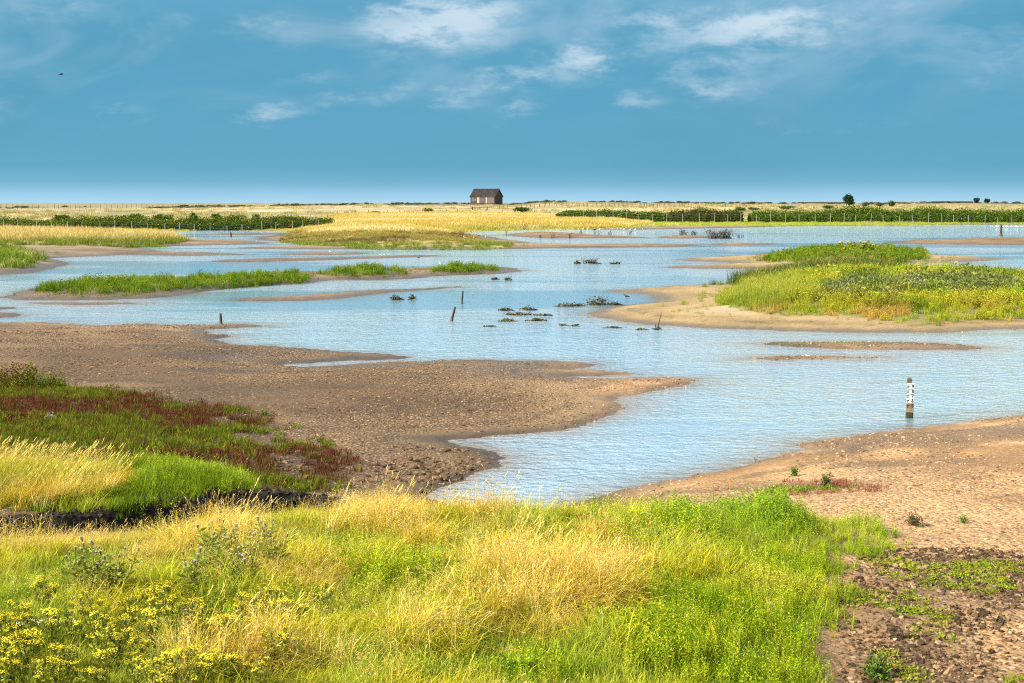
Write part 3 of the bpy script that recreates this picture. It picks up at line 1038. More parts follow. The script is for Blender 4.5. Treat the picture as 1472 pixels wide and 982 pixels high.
pr = [tuft_dry(.40, 28, 3), tuft_dry(.46, 24, 5), tuft_dry(.36, 32, 2), tuft_mat(.42), tuft_mat(.36), tuft_green(.30), tuft_green(.25, 36), tuft_green(.34, 26), tuft_panicle(.46), tuft_panicle(.40, 7), tuft_mat(.5, 22)]
idx = np.where(is_d, r_.choice([0, 0, 1, 1, 2, 2, 3, 4, 8, 9, 10], len(x)), r_.choice([5, 6, 7, 2, 5, 6, 7, 5, 6, 8, 3], len(x)))
col = np.where(is_d[:, None], pickc(C_DRY, len(x), r_), pickc(C_YG, len(x), r_))
gold = sstep(fbm(x, y, 1.6, 3, 121), .5, .66)
col = np.where(is_d[:, None], lerp3(col, A(.62, .40, .09) + 0 * col, gold * .6), col)
col = np.where((~is_d & ~is_b)[:, None], lerp3(col, A(.26, .36, .04) + 0 * col, sstep(f3, .5, .65) * .7), col)
keep = (~is_b) & (r_.random(len(x)) < .80)
scl = (.62 + .62 * f2 + .25 * (f1 - .5) * 2) * r_.uniform(.75, 1.15, len(x))
hum = fbm(x, y, .75, 2, 131)
hump = .45 + 1.15 * sstep(hum, .25, .75)
scl = scl * hump * (.62 + .30 * sstep(d, .1, 2.0)) * (1 - .22 * sstep(730 - py, 0, 30))
thin = fbm(x, y, .55, 2, 133) > .40
k = keep & thin
scatter_object('tall_grass', pr, P[k], r_.normal(0, 1.3, k.sum()), np.clip(scl[k] * .86, .28, 1.15), idx[k], col[k],
               'tall yellowing grass with straw seed heads covering the near bank', 'grass', tilt=r_.normal(0, .10, (k.sum(), 2)))
# short under-sward so that no bare soil shows
k = (~is_b) & (r_.random(len(x)) < .30)
scatter_object('short_grass', [tuft_green(.16, 26, .008, .13), tuft_green(.20, 22, .008, .12)], P[k], r_.uniform(0, 6.28, k.sum()), r_.uniform(.8, 1.3, k.sum()), r_.integers(0, 2, k.sum()),
               lerp3(pickc(C_GRN, k.sum(), r_), A(.42, .38, .07) + np.zeros((k.sum(), 3)), r_.random(k.sum()) * .6), 'short green undergrowth between the tall grass of the near bank', 'undergrowth')
# leafy herbs
k = is_b & (r_.random(len(x)) < .85)
hp = [herb(.36, 6, .011, .036), herb(.30, 7, .010, .034), herb(.42, 5, .012, .04), herb(.26, 8, .010, .03), tuft_green(.28, 34), herb(.30, 6, .011, .034, .3)]
colh = pickc(C_GRN, k.sum(), r_)
colh = lerp3(colh, A(.50, .46, .05) + 0 * colh, sstep(fbm(x[k], y[k], .9, 3, 141), .52, .68) * .75)
back = sstep(800 - py[k], 0, 60) * sstep(px[k], 900, 1000)
colh = lerp3(colh, A(.20, .34, .04) + 0 * colh, back * .5)
sh = (.42 + .55 * sstep(fbm(x[k], y[k], .6, 3, 145), .25, .75)) * r_.uniform(.75, 1.15, k.sum()) * (1 + .40 * back) * (1 - .45 * near_edge[k] * sstep(px[k], 1100, 1200))
scatter_object('leafy_herbs', hp, P[k], r_.uniform(0, 6.28, k.sum()), np.clip(sh, .3, 1.5), r_.choice([0, 0, 1, 1, 2, 3, 4, 4, 5], k.sum()), colh,
               'bright green leafy herbs growing between the straw grass and the pebbly beach', 'herbs', tilt=r_.normal(0, .12, (k.sum(), 2)))

# ------------------------------------------------------------------ meadow across the ditch
x, y, d = sample(Z['drymead'], int(area_box(Z['drymead']) * 170), .3, seed=2)
k = (dline(ditch, x, y) + (fbm(x, y, .7, 3, 5) - .5) * .75 > .52)
x, y = x[k], y[k]
P = put(x, y)
n = len(x)
c = pickc(C_DRY, n, r_)
c = lerp3(c, A(.36, .36, .03) + 0 * c, sstep(fbm(x, y, .8, 3, 151), .46, .60) * .85)
scatter_object('straw_grass', pr, P, r_.uniform(-.5, .5, n), np.clip((.62 + .5 * fbm(x, y, 1.2, 3, 153)) * r_.uniform(.8, 1.15, n), .4, 1.2), r_.choice([0, 1, 1, 2, 3, 5], n), c,
               'pale straw grass standing tall on the bank beyond the dark ditch', 'grass', tilt=r_.normal(0, .08, (n, 2)))
x, y, d = sample(Z['greenmead'], int(area_box(Z['greenmead']) * 190), .25, seed=3)
k = (dline(ditch, x, y) + (fbm(x, y, .7, 3, 5) - .5) * .75 > .50)
x, y = x[k], y[k]
P = put(x, y)
n = len(x)
c = pickc(C_MEAD, n, r_)
c = lerp3(c, A(.33, .42, .04) + 0 * c, sstep(fbm(x, y, .9, 3, 161), .48, .66) * .6)
scatter_object('meadow_grass', [tuft_green(.24, 34), tuft_green(.18, 34), herb(.30, 5), tuft_dry(.42, 20, 2)], P, r_.uniform(0, 6.28, n), np.clip((.6 + .5 * fbm(x, y, 1.0, 3, 163)) * r_.uniform(.75, 1.2, n), .35, 1.3), r_.choice([0, 0, 1, 1, 2, 3], n, p=[.25, .22, .22, .2, .07, .04]), c,
               'lush green grass between the straw grass and the dark ditch', 'grass', tilt=r_.normal(0, .1, (n, 2)))

# ------------------------------------------------------------------ red and green salt marsh
x, y, d = sample(Z['marsh'], int(area_box(Z['marsh']) * 130), .5, seed=4)
P = put(x, y)
px, py = to_px(P)
n = len(x)
ms = fbm(x * .45, y, 1.5, 4, 171)
red = sstep(ms + .10 * sstep(px, 150, 500) - .05 + .2 * (gauss_mask(px, py, [(100, 583, 190, 9, 1), (280, 605, 160, 14, 1), (450, 655, 90, 18, 1), (330, 640, 120, 14, .6)]) - gauss_mask(px, py, [(40, 558, 110, 12, 1.6), (60, 612, 150, 16, 1.1), (180, 632, 110, 12, .8)])), .41, .52)
dens = np.where(px > 330, .85, .95) * sstep(.8 + d, 0, 1.2)
clump = fbm(x, y, .6, 3, 175)
u = r_.random(n)
keep = (u < dens) & ((px < 300) | (clump > .36))
isr = r_.random(n) < .22 + .70 * red
c = np.where(isr[:, None], pickc(np.array([[.085, .021, .014], [.115, .032, .018], [.08, .034, .015], [.10, .06, .02]]), n, r_), pickc(np.array([[.085, .115, .009], [.125, .155, .012], [.07, .09, .009], [.15, .14, .015]]), n, r_))
tall = sstep(gauss_mask(px, py, [(30, 556, 130, 9, 1)]), .4, .8)
idx = np.where(isr, r_.choice([0, 1, 2], n), np.where(r_.random(n) < .5, r_.choice([3, 4], n), r_.choice([1, 2], n)))
idx = np.where(tall > .4, r_.choice([3, 5], n), idx)
sc_ = r_.uniform(.6, 1.2, n) * (1 + .9 * tall)
k = keep
scatter_object('marsh_plants', [glasswort(.15), glasswort(.12, 20), glasswort(.18, 14), tuft_green(.2, 26), cushion(.08), herb(.28, 5)], P[k], r_.uniform(0, 6.28, k.sum()), sc_[k], idx[k], c[k],
               'low dark red glasswort and green salt marsh plants behind the meadow', 'marsh plants')
# sparse low plants on the beach
x, y, d = sample(Z['rightpatch'], int(area_box(Z['rightpatch']) * 95), .4, seed=5)
cl_ = fbm(x, y, .5, 3, 181)
k = cl_ > .47
x, y = x[k], y[k]
P = put(x, y)
n = len(x)
isr = fbm(x * .5, y, 1.2, 3, 183) > .5
c = np.where(isr[:, None], pickc(np.array([[.22, .07, .045], [.20, .09, .05]]), n, r_), pickc(np.array([[.16, .24, .025], [.22, .27, .04]]), n, r_))
scatter_object('beach_plants', [glasswort(.12), cushion(.07), tuft_green(.14, 20)], P, r_.uniform(0, 6.28, n), r_.uniform(.5, 1.1, n), np.where(isr, 0, r_.choice([1, 2], n)), c,
               'low red and green plants creeping over the pebbly beach edge', 'beach plants')

# ------------------------------------------------------------------ clods with green cushions
m_clod, t, o = new_mat('dry_clod')
ca = t.n('ShaderNodeAttribute', attribute_name='col')
ca.attribute_type = 'INSTANCER'
tc = t.n('ShaderNodeNewGeometry').outputs['Position']
g1, _ = t.noise(tc, 40, 4, .6)
principled(t, o, t.mix(t.smooth(g1, .3, .7), t.vm('SCALE', ca.outputs['Color'], .75), t.vm('SCALE', ca.outputs['Color'], 1.2)), .95, g1, .2, .5, .01)
x, y, d = sample(Z['clods'], int(area_box(Z['clods']) * 900), .7, seed=6)
k = (sdf(Z['near'], x, y, -20, 5) < .1) & (fbm(x, y, .8, 3, 191) > .40 - .2 * sstep(d, 0, 1))
x, y, d = x[k], y[k], d[k]
P = put(x, y)
n = len(x)
sz = .008 + .024 * r_.random(n) ** 2.8
sz3 = np.stack([sz * r_.uniform(.8, 1.5, n), sz, sz * r_.uniform(.7, 1.5, n)], 1)
c = pickc(np.array([[.035, .021, .011], [.055, .033, .016], [.085, .05, .024], [.13, .078, .038], [.24, .155, .085]]), n, r_)
cm = [clod(i).mesh('clod', m_clod) for i in range(7)]
scatter_object('soil_clods', cm, P, r_.uniform(0, 6.28, n), sz3, r_.integers(0, 7, n), c, 'dark dry clods and flakes of soil beside the green herbs', 'clods', tilt=r_.normal(0, .3, (n, 2)))
x, y, d = sample(Z['clods'], int(area_box(Z['clods']) * 150), .9, seed=7)
px, py = to_px(put(x, y))
cu = fbm(x, y, .7, 3, 195)
k = (cu > .525 - .05 * gauss_mask(px, py, [(1300, 940, 120, 40, 1), (1290, 800, 80, 20, 1.2)])) & (sdf(Z['near'], x, y, -20, 5) < .2)
x, y = x[k], y[k]
P = put(x, y)
px, py = to_px(P)
n = len(x)
rd = gauss_mask(px, py, [(1235, 925, 60, 14, 1)]) > .4
c = np.where(rd[:, None], pickc(np.array([[.24, .06, .045], [.20, .08, .04]]), n, r_), pickc(np.array([[.17, .22, .015], [.24, .27, .022], [.20, .21, .03]]), n, r_))
scatter_object('cushion_plants', [cushion(.028), cushion(.036), glasswort(.08, 18)], P, r_.uniform(0, 6.28, n), r_.uniform(.35, .95, n), np.where(rd, 2, r_.integers(0, 2, n)), c,
               'pale green and reddish cushion plants creeping between the soil clods', 'cushion plants')

# ------------------------------------------------------------------ lumps of mud on the point of the flat
zl = poly([(400, 622), (520, 640), (640, 640), (690, 652), (705, 662), (690, 672), (640, 688), (560, 704), (450, 706), (380, 690), (430, 660)], .2)
x, y, d = sample(zl, int(area_box(zl) * 150), .5, seed=8)
k = (grid_at(SG, x, y) > .05) & (fbm(x, y, .9, 3, 197) > .42)
x, y = x[k], y[k]
P = put(x, y)
n = len(x)
sz = .014 + .045 * r_.random(n) ** 3
cmud = pickc(np.array([[.05, .032, .018], [.08, .05, .027], [.12, .075, .04], [.17, .11, .06]]), n, r_)
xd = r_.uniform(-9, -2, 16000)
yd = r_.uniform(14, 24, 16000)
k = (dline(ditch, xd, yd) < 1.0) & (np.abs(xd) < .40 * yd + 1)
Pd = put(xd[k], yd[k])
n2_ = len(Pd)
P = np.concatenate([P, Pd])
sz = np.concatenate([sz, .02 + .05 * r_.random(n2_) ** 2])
cmud = np.concatenate([cmud, pickc(np.array([[.012, .009, .006], [.02, .014, .009], [.035, .024, .014]]), n2_, r_)])  # ditch lumps near-black, matching the shade painted into its bed
n = len(P)
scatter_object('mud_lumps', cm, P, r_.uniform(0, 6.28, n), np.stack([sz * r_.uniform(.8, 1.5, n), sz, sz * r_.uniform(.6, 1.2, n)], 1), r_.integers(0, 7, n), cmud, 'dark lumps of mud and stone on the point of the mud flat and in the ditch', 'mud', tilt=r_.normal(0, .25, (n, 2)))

# ------------------------------------------------------------------ pebbles
m_peb, t, o = new_mat('pebble_stone')
ca = t.n('ShaderNodeAttribute', attribute_name='col')
ca.attribute_type = 'INSTANCER'
principled(t, o, ca.outputs['Color'], .8, None, .3)
pm = [pebble(i, .55 + .1 * (i % 3)) for i in range(5)]
for q in pm:
    q.materials.append(m_peb)
nP = 190000
x = r_.uniform(-24, 24, nP)
y = 9 + 42 * r_.random(nP) ** .9
k = (np.abs(x) < .40 * y + 1)
x, y = x[k], y[k]
sv = grid_at(SG, x, y)
veg = np.maximum.reduce([sdf(Z[q], x, y, -20, 5) for q in ('near', 'drymead', 'greenmead')])
sandz = sdf(isl_ef, x, y, -20, 5)
pd = fbm(x, y, 2.2, 4, 201) * .55 + fbm(x * .3, y, .9, 3, 205) * .45
clz = sdf(Z['clods'], x, y, -20, 5)
k = (sv > -.22) & (veg < -.1) & ((clz < 0) | (r_.random(len(x)) < .15)) & (sandz < 0) & (r_.random(len(x)) < sstep(pd, .43, .55) * np.clip(.45 + sv, .12, 1)) & (dline(ditch, x, y) > 1.6)
x, y = x[k], y[k]
P = put(x, y)
n = len(x)
sz = (.008 + .020 * r_.random(n) ** 2.5) * (.75 + .012 * y)
P[:, 2] += sz * .1
rightm = (x > 1.5)[:, None] * 1.0
c = pickc(np.array([[.08, .045, .021], [.12, .068, .031], [.17, .10, .047], [.25, .155, .08], [.05, .03, .016]]), n, r_) * (1 + .75 * rightm)
scatter_object('pebbles', pm, P, r_.uniform(0, 6.28, n), np.stack([sz * r_.uniform(.8, 1.4, n), sz, sz], 1), r_.integers(0, 5, n), c, 'brown and tan pebbles strewn over the mud flat and beach', 'pebbles')
print('near scatter done')

# ------------------------------------------------------------------ islands and far meadows
far_pr = [far_tuft(.62, 60, .018, .35, 4), far_tuft(.5, 60, .018, .35, 2), far_tuft(.75, 50, .016, .3, 8), shrubby(.55, 170, .32, .06), shrubby(.5, 150, .35, .05, .02), herb(.55, 7, .03, .09, .0, None, .18)]
def island(name, zones, dens, cols, label, hgt=1.0, picks=(0, 0, 1, 1, 2, 3), tint=None, cat='island plants', prs=None):
    xs, yy = [], []
    for i, z in enumerate(zones):
        a, b, d = sample(Z[z], int(area_box(Z[z]) * dens), .55, seed=30 + i)
        xs.append(a)
        yy.append(b)
    for i, z in enumerate(zones):
        a, b, d = sample(Z[z], int(area_box(Z[z], 2.5) * dens * .14), .6, 2.2, seed=60 + i)
        q = (d < .3) & (grid_at(SG, a, b) > .6) & (fbm(a, b, 1.4, 3, 217) > .46)
        xs.append(a[q])
        yy.append(b[q])
    n_main = sum(len(q) for q in xs[:len(zones)])
    x, y = np.concatenate(xs), np.concatenate(yy)
    P = put(x, y)
    n = len(x)
    c = pickc(np.array(cols), n, r_)
    f = fbm(x, y, 3.0, 3, 211)
    sc2 = hgt * (.40 + .55 * f + .55 * fbm(x, y, .9, 2, 213)) * r_.uniform(.75, 1.15, n)
    sc2[n_main:] *= .38
    idx = r_.choice(picks, n)
    if tint:
        c, sc2, idx, kp = tint(P, c, sc2, idx)
        P, c, sc2, idx = P[kp], c[kp], sc2[kp], idx[kp]
        n = len(P)
    return scatter_object(name, prs or far_pr, P, r_.uniform(0, 6.28, n), np.clip(sc2, .2, 2.2), idx, c, label, cat)

island('island_grass', ['b1', 'b2', 'b3'], 7.0, [[.11, .19, .012], [.15, .24, .016], [.08, .14, .010], [.19, .24, .02]], 'lush green grass on the long low island of brown gravel', .85, (0, 0, 1, 3, 5))


def f_tint(P, c, sc2, idx):
    px, py = to_px(P)
    n = len(P)
    lefty = sstep(1210 - px, 0, 110)
    front = sstep(py, 436, 450)
    grey = gauss_mask(px, py, [(1240, 428, 70, 10, 1), (1310, 424, 40, 10, .8), (1400, 424, 90, 10, .9)]) * (fbm(P[:, 0], P[:, 1], 1.5, 2, 221) > .38)
    pt = fbm(P[:, 0], P[:, 1], 2.4, 4, 227)
    c = lerp3(c, A(.10, .155, .012) + 0 * c, sstep(.5 - pt, .02, .12) * .85)
    c = lerp3(c, A(.40, .35, .03) + 0 * c, sstep(pt, .56, .66) * .7)
    c = lerp3(c, A(.24, .28, .03) + 0 * c, lefty * .7)
    c = lerp3(c, A(.15, .165, .07) + 0 * c, sstep(grey, .25, .55) * r_.uniform(.4, 1, n))
    c = lerp3(c, A(.46, .26, .06) + 0 * c, front * (fbm(P[:, 0], P[:, 1], 2.0, 3, 225) > .54) * .8)
    idx = np.where(lefty > .6, r_.choice([0, 1, 2], n), idx)
    idx = np.where(grey > .4, 3, idx)
    sc2 = sc2 * (1 + .3 * (grey > .4))
    sc2 = sc2 * (1 - .45 * front) * (1 + .35 * sstep(gauss_mask(px, py, [(1330, 410, 170, 9, 1)]), .3, .8))
    return c, sc2, idx, np.ones(n, bool)


island('dune_plants', ['f'], 12.0, [[.22, .30, .015], [.28, .36, .02], [.15, .22, .012], [.34, .36, .03]], 'mixed green plants covering the sandy island with tide lines', 1.12, (0, 1, 2, 3, 4, 5, 5), f_tint)
island('reed_fringe', ['fback'], 9.0, [[.045, .09, .010], [.06, .11, .012], [.035, .07, .010]], 'dark green reeds along the back of the sandy island', 1.35, (0, 2, 2))
island('mound_plants', ['e'], 5.5, [[.10, .175, .012], [.15, .23, .016], [.08, .13, .010], [.22, .25, .025]], 'green plants on the low mound behind the sandy island', 1.15, (0, 1, 3, 3, 5))

mead_pr = [far_tuft(.85, 50, .05, .7, 8), far_tuft(.7, 50, .05, .7, 4), shrubby(.6, 130, .5, .1, .0), far_tuft(.45, 46, .05, .7, 0)]
def c_tint(P, c, sc2, idx):
    px, py = to_px(P)
    n = len(P)
    front = sstep(py, 343.5, 348.5) * (py < 356)
    fr2 = (py > 356) & (fbm(P[:, 0], P[:, 1], 6, 3, 231) > .46)
    c = lerp3(c, A(.13, .18, .018) + 0 * c, front * .9)
    c = np.where(fr2[:, None], np.array([[.12, .19, .018]]), c)
    sc2 = sc2 * (1 - .4 * front) * (1 - .3 * (py > 356))
    return c, sc2, idx, np.ones(n, bool)
island('peninsula_grass', ['c', 'c2'], 1.5, [[.54, .40, .14], [.62, .48, .21], [.48, .35, .10]], 'tall pale dry grass on the low peninsula across the lagoon', 1.25, (0, 0, 1), c_tint, 'grass', mead_pr)


def p_tint(P, c, sc2, idx):
    px, py = to_px(P)
    n = len(P)
    fr = sstep(py + (fbm(P[:, 0], P[:, 1], 8, 3, 241) - .5) * 12, 331, 339) * (px < 745)
    br = (fbm(P[:, 0] * .5, P[:, 1], 9, 3, 245) > .5) & (fr > .5)
    gr2 = sstep(py + (px > 640) * 16, 342, 346) * (fbm(P[:, 0] * .5, P[:, 1], 12, 3, 247) > .42)
    c = lerp3(c, A(.22, .19, .045) + 0 * c, fr * .85)
    c = np.where(br[:, None], np.array([[.15, .105, .045]]), c)
    c = np.where((py > 350.5)[:, None], np.array([[.17, .23, .035]]), c)
    f5 = fbm(P[:, 0] * .6, P[:, 1], 14, 4, 251)
    c = np.where((fr < .4)[:, None], lerp3(c, A(.70, .55, .27) + 0 * c, sstep(f5, .5, .62) * .8), c)
    c = np.where((fr < .4)[:, None], lerp3(c, A(.50, .36, .07) + 0 * c, sstep(1 - f5, .52, .64) * .7), c)
    c = lerp3(c, A(.32, .34, .05) + 0 * c, gr2 * .6 * (1 - fr))
    idx = np.where(fr > .6, r_.choice([2, 1, 3], n), idx)
    sc2 = sc2 * (1 - .35 * fr)
    return c, sc2, idx, np.ones(n, bool)
island('golden_grass', ['p'], 2.2, [[.60, .45, .15], [.66, .52, .23], [.56, .40, .09], [.50, .40, .08]], 'golden grass on the broad promontory in front of the lifeboat house', .95, (0, 0, 1, 3), p_tint, 'grass', mead_pr)
island('shore_grass', ['rs'], .8, [[.34, .40, .04], [.28, .36, .035], [.44, .42, .07]], 'bright green grass strip between the fenced hedge and the far shore', .55, (1, 3), None, 'grass', mead_pr)
island('yellow_grass', ['ls'], 1.0, [[.60, .46, .08], [.52, .44, .08], [.46, .42, .07]], 'yellow grass strip in front of the long bramble hedge', .6, (1, 3), None, 'grass', mead_pr)


# ================================================================== things
def thing(name, label, cat, loc=(0, 0, 0), rz=0, group=None):
    ob = bpy.data.objects.new(name, None)
    COL.objects.link(ob)
    ob.location = loc
    ob.rotation_euler.z = rz
    ob.empty_display_size = .2
    return tag(ob, label, cat, group)


def copy_tree(ob, parent=None):
    c = ob.copy()
    COL.objects.link(c)
    if parent:
        c.parent = parent
    for ch in ob.children:
        copy_tree(ch, c)
    return c


def simple(name, col, rough=.85, n=30, var=.3, spec=.25, bump=.4):
    m, t, o = new_mat(name)
    tc = t.n('ShaderNodeTexCoord').outputs['Object']
    g, _ = t.noise(tc, n, 4, .6)
    g2, _ = t.noise(tc, n * .2, 3, .6)
    c = t.mix(t.smooth(g, .3, .7), tuple(q * (1 - var) for q in col), tuple(q * (1 + var) for q in col))
    c = t.mix(t.m('MULTIPLY', t.smooth(g2, .4, .65), .4), c, t.vm('SCALE', c, 1 - var))
    principled(t, o, c, rough, g, spec, bump, .01)
    return m


M_WOOD = simple('weathered_wood', (.10, .078, .06), n=25)
M_POSTGREY = simple('pale_post_wood', (.27, .245, .20), n=12)
M_DARKWOOD = simple('dark_wet_wood', (.045, .034, .026), n=40)
M_TWIG = simple('dead_twig', (.075, .052, .042), n=40)
M_WEED = simple('stranded_weed', (.085, .078, .028), n=60)
M_WHITE = simple('white_feather', (.85, .85, .84), n=60, var=.05)
M_GREY = simple('grey_feather', (.30, .31, .33), n=60, var=.15)
M_BROWNF = simple('brown_feather', (.10, .075, .055), n=60, var=.3)
M_BLACKF = simple('black_feather', (.02, .02, .022), n=60, var=.2)
M_BILL = simple('bill_and_legs', (.12, .08, .04), n=60, var=.2)
M_BOARD = simple('white_gauge_enamel', (.80, .80, .76), n=18, var=.06, bump=.05)
M_STAIN = simple('stained_gauge_enamel', (.22, .17, .105), n=45, var=.45, bump=.1)
M_BLACK = simple('black_paint', (.018, .018, .018), n=20, var=.1, bump=.05)
M_ALGAE = simple('wet_algae', (.035, .036, .015), n=70, var=.5)
M_RUST = simple('rust_stain', (.12, .06, .03), n=50, var=.4)


def brick_mat(name, c1, c2, mortar, scale):
    m, t, o = new_mat(name)
    tc = t.n('ShaderNodeTexCoord').outputs['Object']
    b = t.n('ShaderNodeTexBrick')
    sp = t.n('ShaderNodeSeparateXYZ')
    t.set(sp.inputs[0], tc)
    cb = t.n('ShaderNodeCombineXYZ')
    t.set(cb.inputs[0], t.m('ADD', sp.outputs[0], sp.outputs[1]))
    t.set(cb.inputs[1], sp.outputs[2])
    t.set(b.inputs['Vector'], cb.outputs[0])
    t.set(b.inputs['Color1'], c1)
    t.set(b.inputs['Color2'], c2)
    t.set(b.inputs['Mortar'], mortar)
    b.inputs['Scale'].default_value = scale
    g, _ = t.noise(tc, .9, 4, .6)
    c = t.mix(t.smooth(g, .35, .65), t.vm('SCALE', b.outputs[0], .65), t.vm('SCALE', b.outputs[0], 1.25))
    principled(t, o, c, .9, b.outputs[1], .2, -.4, .02)
    return m


M_BRICK = brick_mat('brown_brick', (.058, .047, .043), (.044, .037, .035), (.08, .072, .066), 2.2)
M_TILE = brick_mat('dark_roof_tile', (.040, .033, .032), (.030, .026, .026), (.016, .014, .013), 2.0)
M_RENDER = simple('pale_boarding', (.13, .105, .09), n=3, var=.22)
M_RENDER2 = simple('whitewashed_pier', (.34, .30, .24), n=3, var=.15)
M_RENDER3 = simple('mauve_infill', (.10, .082, .08), n=3, var=.25)

# ------------------------------------------------------------------ lifeboat house on the ridge
def atd(px, d):
    x = (px - CX) / FPX * d
    return Vector((x, d, hz(x, d)))


D_B = 555.0
mpp = D_B / FPX
TH = R(30)
L_, Wd, hw, hr = 35 * mpp / math.cos(TH), 11 * mpp / math.sin(TH), 10.6 * mpp, 20.6 * mpp
pb = atd(699.5, D_B)
zb = CAM_H - (292.6 - 291) * mpp
house = thing('lifeboat_house', 'old brown brick lifeboat house with dark tiled roof alone on the ridge', 'building', (pb.x, pb.y, zb - .15), -TH)
hx, hy = L_ / 2, Wd / 2
w = MB()
v = [(-hx, -hy, -1), (hx, -hy, -1), (hx, hy, -1), (-hx, hy, -1), (-hx, -hy, hw), (hx, -hy, hw), (hx, hy, hw), (-hx, hy, hw), (-hx, 0, hr - .1), (hx, 0, hr - .1)]
w.add(v, [(0, 1, 5, 4), (2, 3, 7, 6), (1, 2, 6, 9, 5), (3, 0, 4, 8, 7)])
w.build('wall', M_BRICK, house)
ov, th = .28, .16
sl = (hr - hw) / hy
roof = thing('roof', None, None)
roof.parent = house
for sg in (-1, 1):
    rmb = MB()
    ye, ze = sg * (hy + ov), hw - ov * sl
    a = [(-hx - ov, ye, ze), (hx + ov, ye, ze), (hx + ov, 0, hr), (-hx - ov, 0, hr)]
    b2 = [(q[0], q[1], q[2] + th) for q in a]
    rmb.add(a + b2, [(3, 2, 1, 0) if sg < 0 else (0, 1, 2, 3), (4, 5, 6, 7) if sg < 0 else (7, 6, 5, 4), (0, 1, 5, 4), (1, 2, 6, 5), (3, 0, 4, 7)])
    rmb.build('roof_slope', M_TILE, roof)
    nrow = 14
    for k in range(1, nrow):                      # lap of each tile course
        u = k / nrow
        cmb = MB()
        yy_, zz_ = ye * (1 - u), ze + (hr - ze) * u + th
        cmb.box((0, yy_, zz_ + .015), (2 * (hx + ov) - .02, .12, .05))
        cmb.build('tile_course', M_TILE, roof)
rmb = MB()
rmb.tube([(-hx - ov, 0, hr + th), (hx + ov, 0, hr + th)], .14, 8)
rmb.build('ridge_tile', M_TILE, roof)
# front: boarded openings between whitewashed piers (fractions of the front length)
for f0, f1_, mat, z0, z1, nm in ((.285, .37, M_RENDER2, .1, .96, 'pier'), (.375, .60, M_RENDER3, .1, .97, 'boarded_door'), (.635, .70, M_RENDER2, .1, .96, 'pier'), (.72, .98, M_RENDER, .1, .92, 'boarded_door'), (.07, .27, M_RENDER3, .3, .97, 'shutter')):
    pmb = MB()
    pmb.box((-hx + (f0 + f1_) / 2 * L_, -hy - .05, hw * (z0 + z1) / 2), ((f1_ - f0) * L_, .16, hw * (z1 - z0)))
    dr = pmb.build(nm, mat, house)
    if nm == 'boarded_door':
        nb = 6
        for q in range(1, nb):
            pl = MB()
            pl.box((-hx + (f0 + (f1_ - f0) * q / nb) * L_, -hy - .14, hw * (z0 + z1) / 2), (.06, .05, hw * (z1 - z0) - .06))
            pl.build('batten', M_RENDER3, dr)
gmb = MB()
gmb.box((hx + .04, 0, 1.2), (.12, Wd * .42, 2.4))
gmb.build('gable_door', M_DARKWOOD, house)

# ------------------------------------------------------------------ water level gauge
gp0 = gp(1307.5, 601.5, 0)
gauge = thing('water_gauge', 'wooden post with white numbered depth gauge standing in the shallows', 'gauge', (gp0[0], gp0[1], 0), R(-6))
pmb = MB()
pmb.box((-.012, .055, .18), (.095, .09, 1.30))
post = pmb.build('post', M_WOOD, gauge)
bv = post.modifiers.new('bevel', 'BEVEL')
bv.width = .008
pmb = MB()
pmb.box((.004, -.004, .5245), (.142, .014, .417))
board = pmb.build('gauge_plate', M_BOARD, gauge)
pmb = MB()
pmb.box((.004, -.004, .2225), (.146, .014, .185))
lowp = pmb.build('gauge_plate', M_STAIN, gauge)
lowp['label'] = 'brown stained lower gauge plate'
pmb = MB()
pmb.box((0, .03, -.02), (.146, .115, .31))
al = pmb.build('weed_collar', M_ALGAE, gauge)
al.modifiers.new('bevel', 'BEVEL').width = .02
for i, dg in enumerate('98765'):
    zc = .667 - i * .1
    par = board if zc > .32 else lowp
    cu = bpy.data.curves.new('digit', 'FONT')
    cu.body = dg
    cu.size = .098
    cu.extrude = .002
    cu.align_x = 'CENTER'
    cu.offset = .0022
    tmp = bpy.data.objects.new('digit', cu)
    COL.objects.link(tmp)
    bpy.context.view_layer.update()
    mesh = bpy.data.meshes.new_from_object(tmp.evaluated_get(bpy.context.evaluated_depsgraph_get()))
    bpy.data.objects.remove(tmp)
    mesh.materials.clear()
    mesh.materials.append(M_BLACK)
    dob = bpy.data.objects.new('digit', mesh)
    COL.objects.link(dob)
    dob.parent = par
    dob.rotation_euler = (math.pi / 2, 0, 0)
    dob.location = (.044, -.0145, zc - .036)
    for zz, x0, x1, hh in ((zc + .036, -.062, .072, .006), (zc + .006, -.066, -.020, .020), (zc - .024, -.066, -.036, .018)):
        if zz < .16:
            continue
        tmb = MB()
        tmb.box(((x0 + x1) / 2, -.0135, zz), (x1 - x0, .006, hh))
        tmb.build('scale_mark', M_BLACK, par)

# ------------------------------------------------------------------ old posts in the water
def old_post(base, top, dia, label, mat=M_DARKWOOD, dz=0.0):
    bx, by = gp(base[0], base[1], 0)
    mp = by / FPX
    tx, tz = (top[0] - base[0]) * mp, (base[1] - top[1]) * mp
    ob = thing('old_post', label, 'post', (bx, by, 0))
    mb = MB()
    r = dia / 2
    mb.tube([(-.25 * tx, 0, -.25 * tz - .1), (0, 0, 0), (tx * .35, .01, tz * .35), (tx * .7, -.01, tz * .7), (tx, 0, tz)], [r * 1.05, r * 1.1, r, r * .92, r * .75], 8)
    mb.build('shaft', mat, ob)
    cb = MB()
    cb.tube([(-.02 * tx, 0, -.03), (tx * .08, 0, tz * .08), (tx * .22, 0, tz * .22)], [r * 1.45, r * 1.35, r * 1.08], 8)
    cb.build('weed_crust', M_RUST, ob)
    return ob


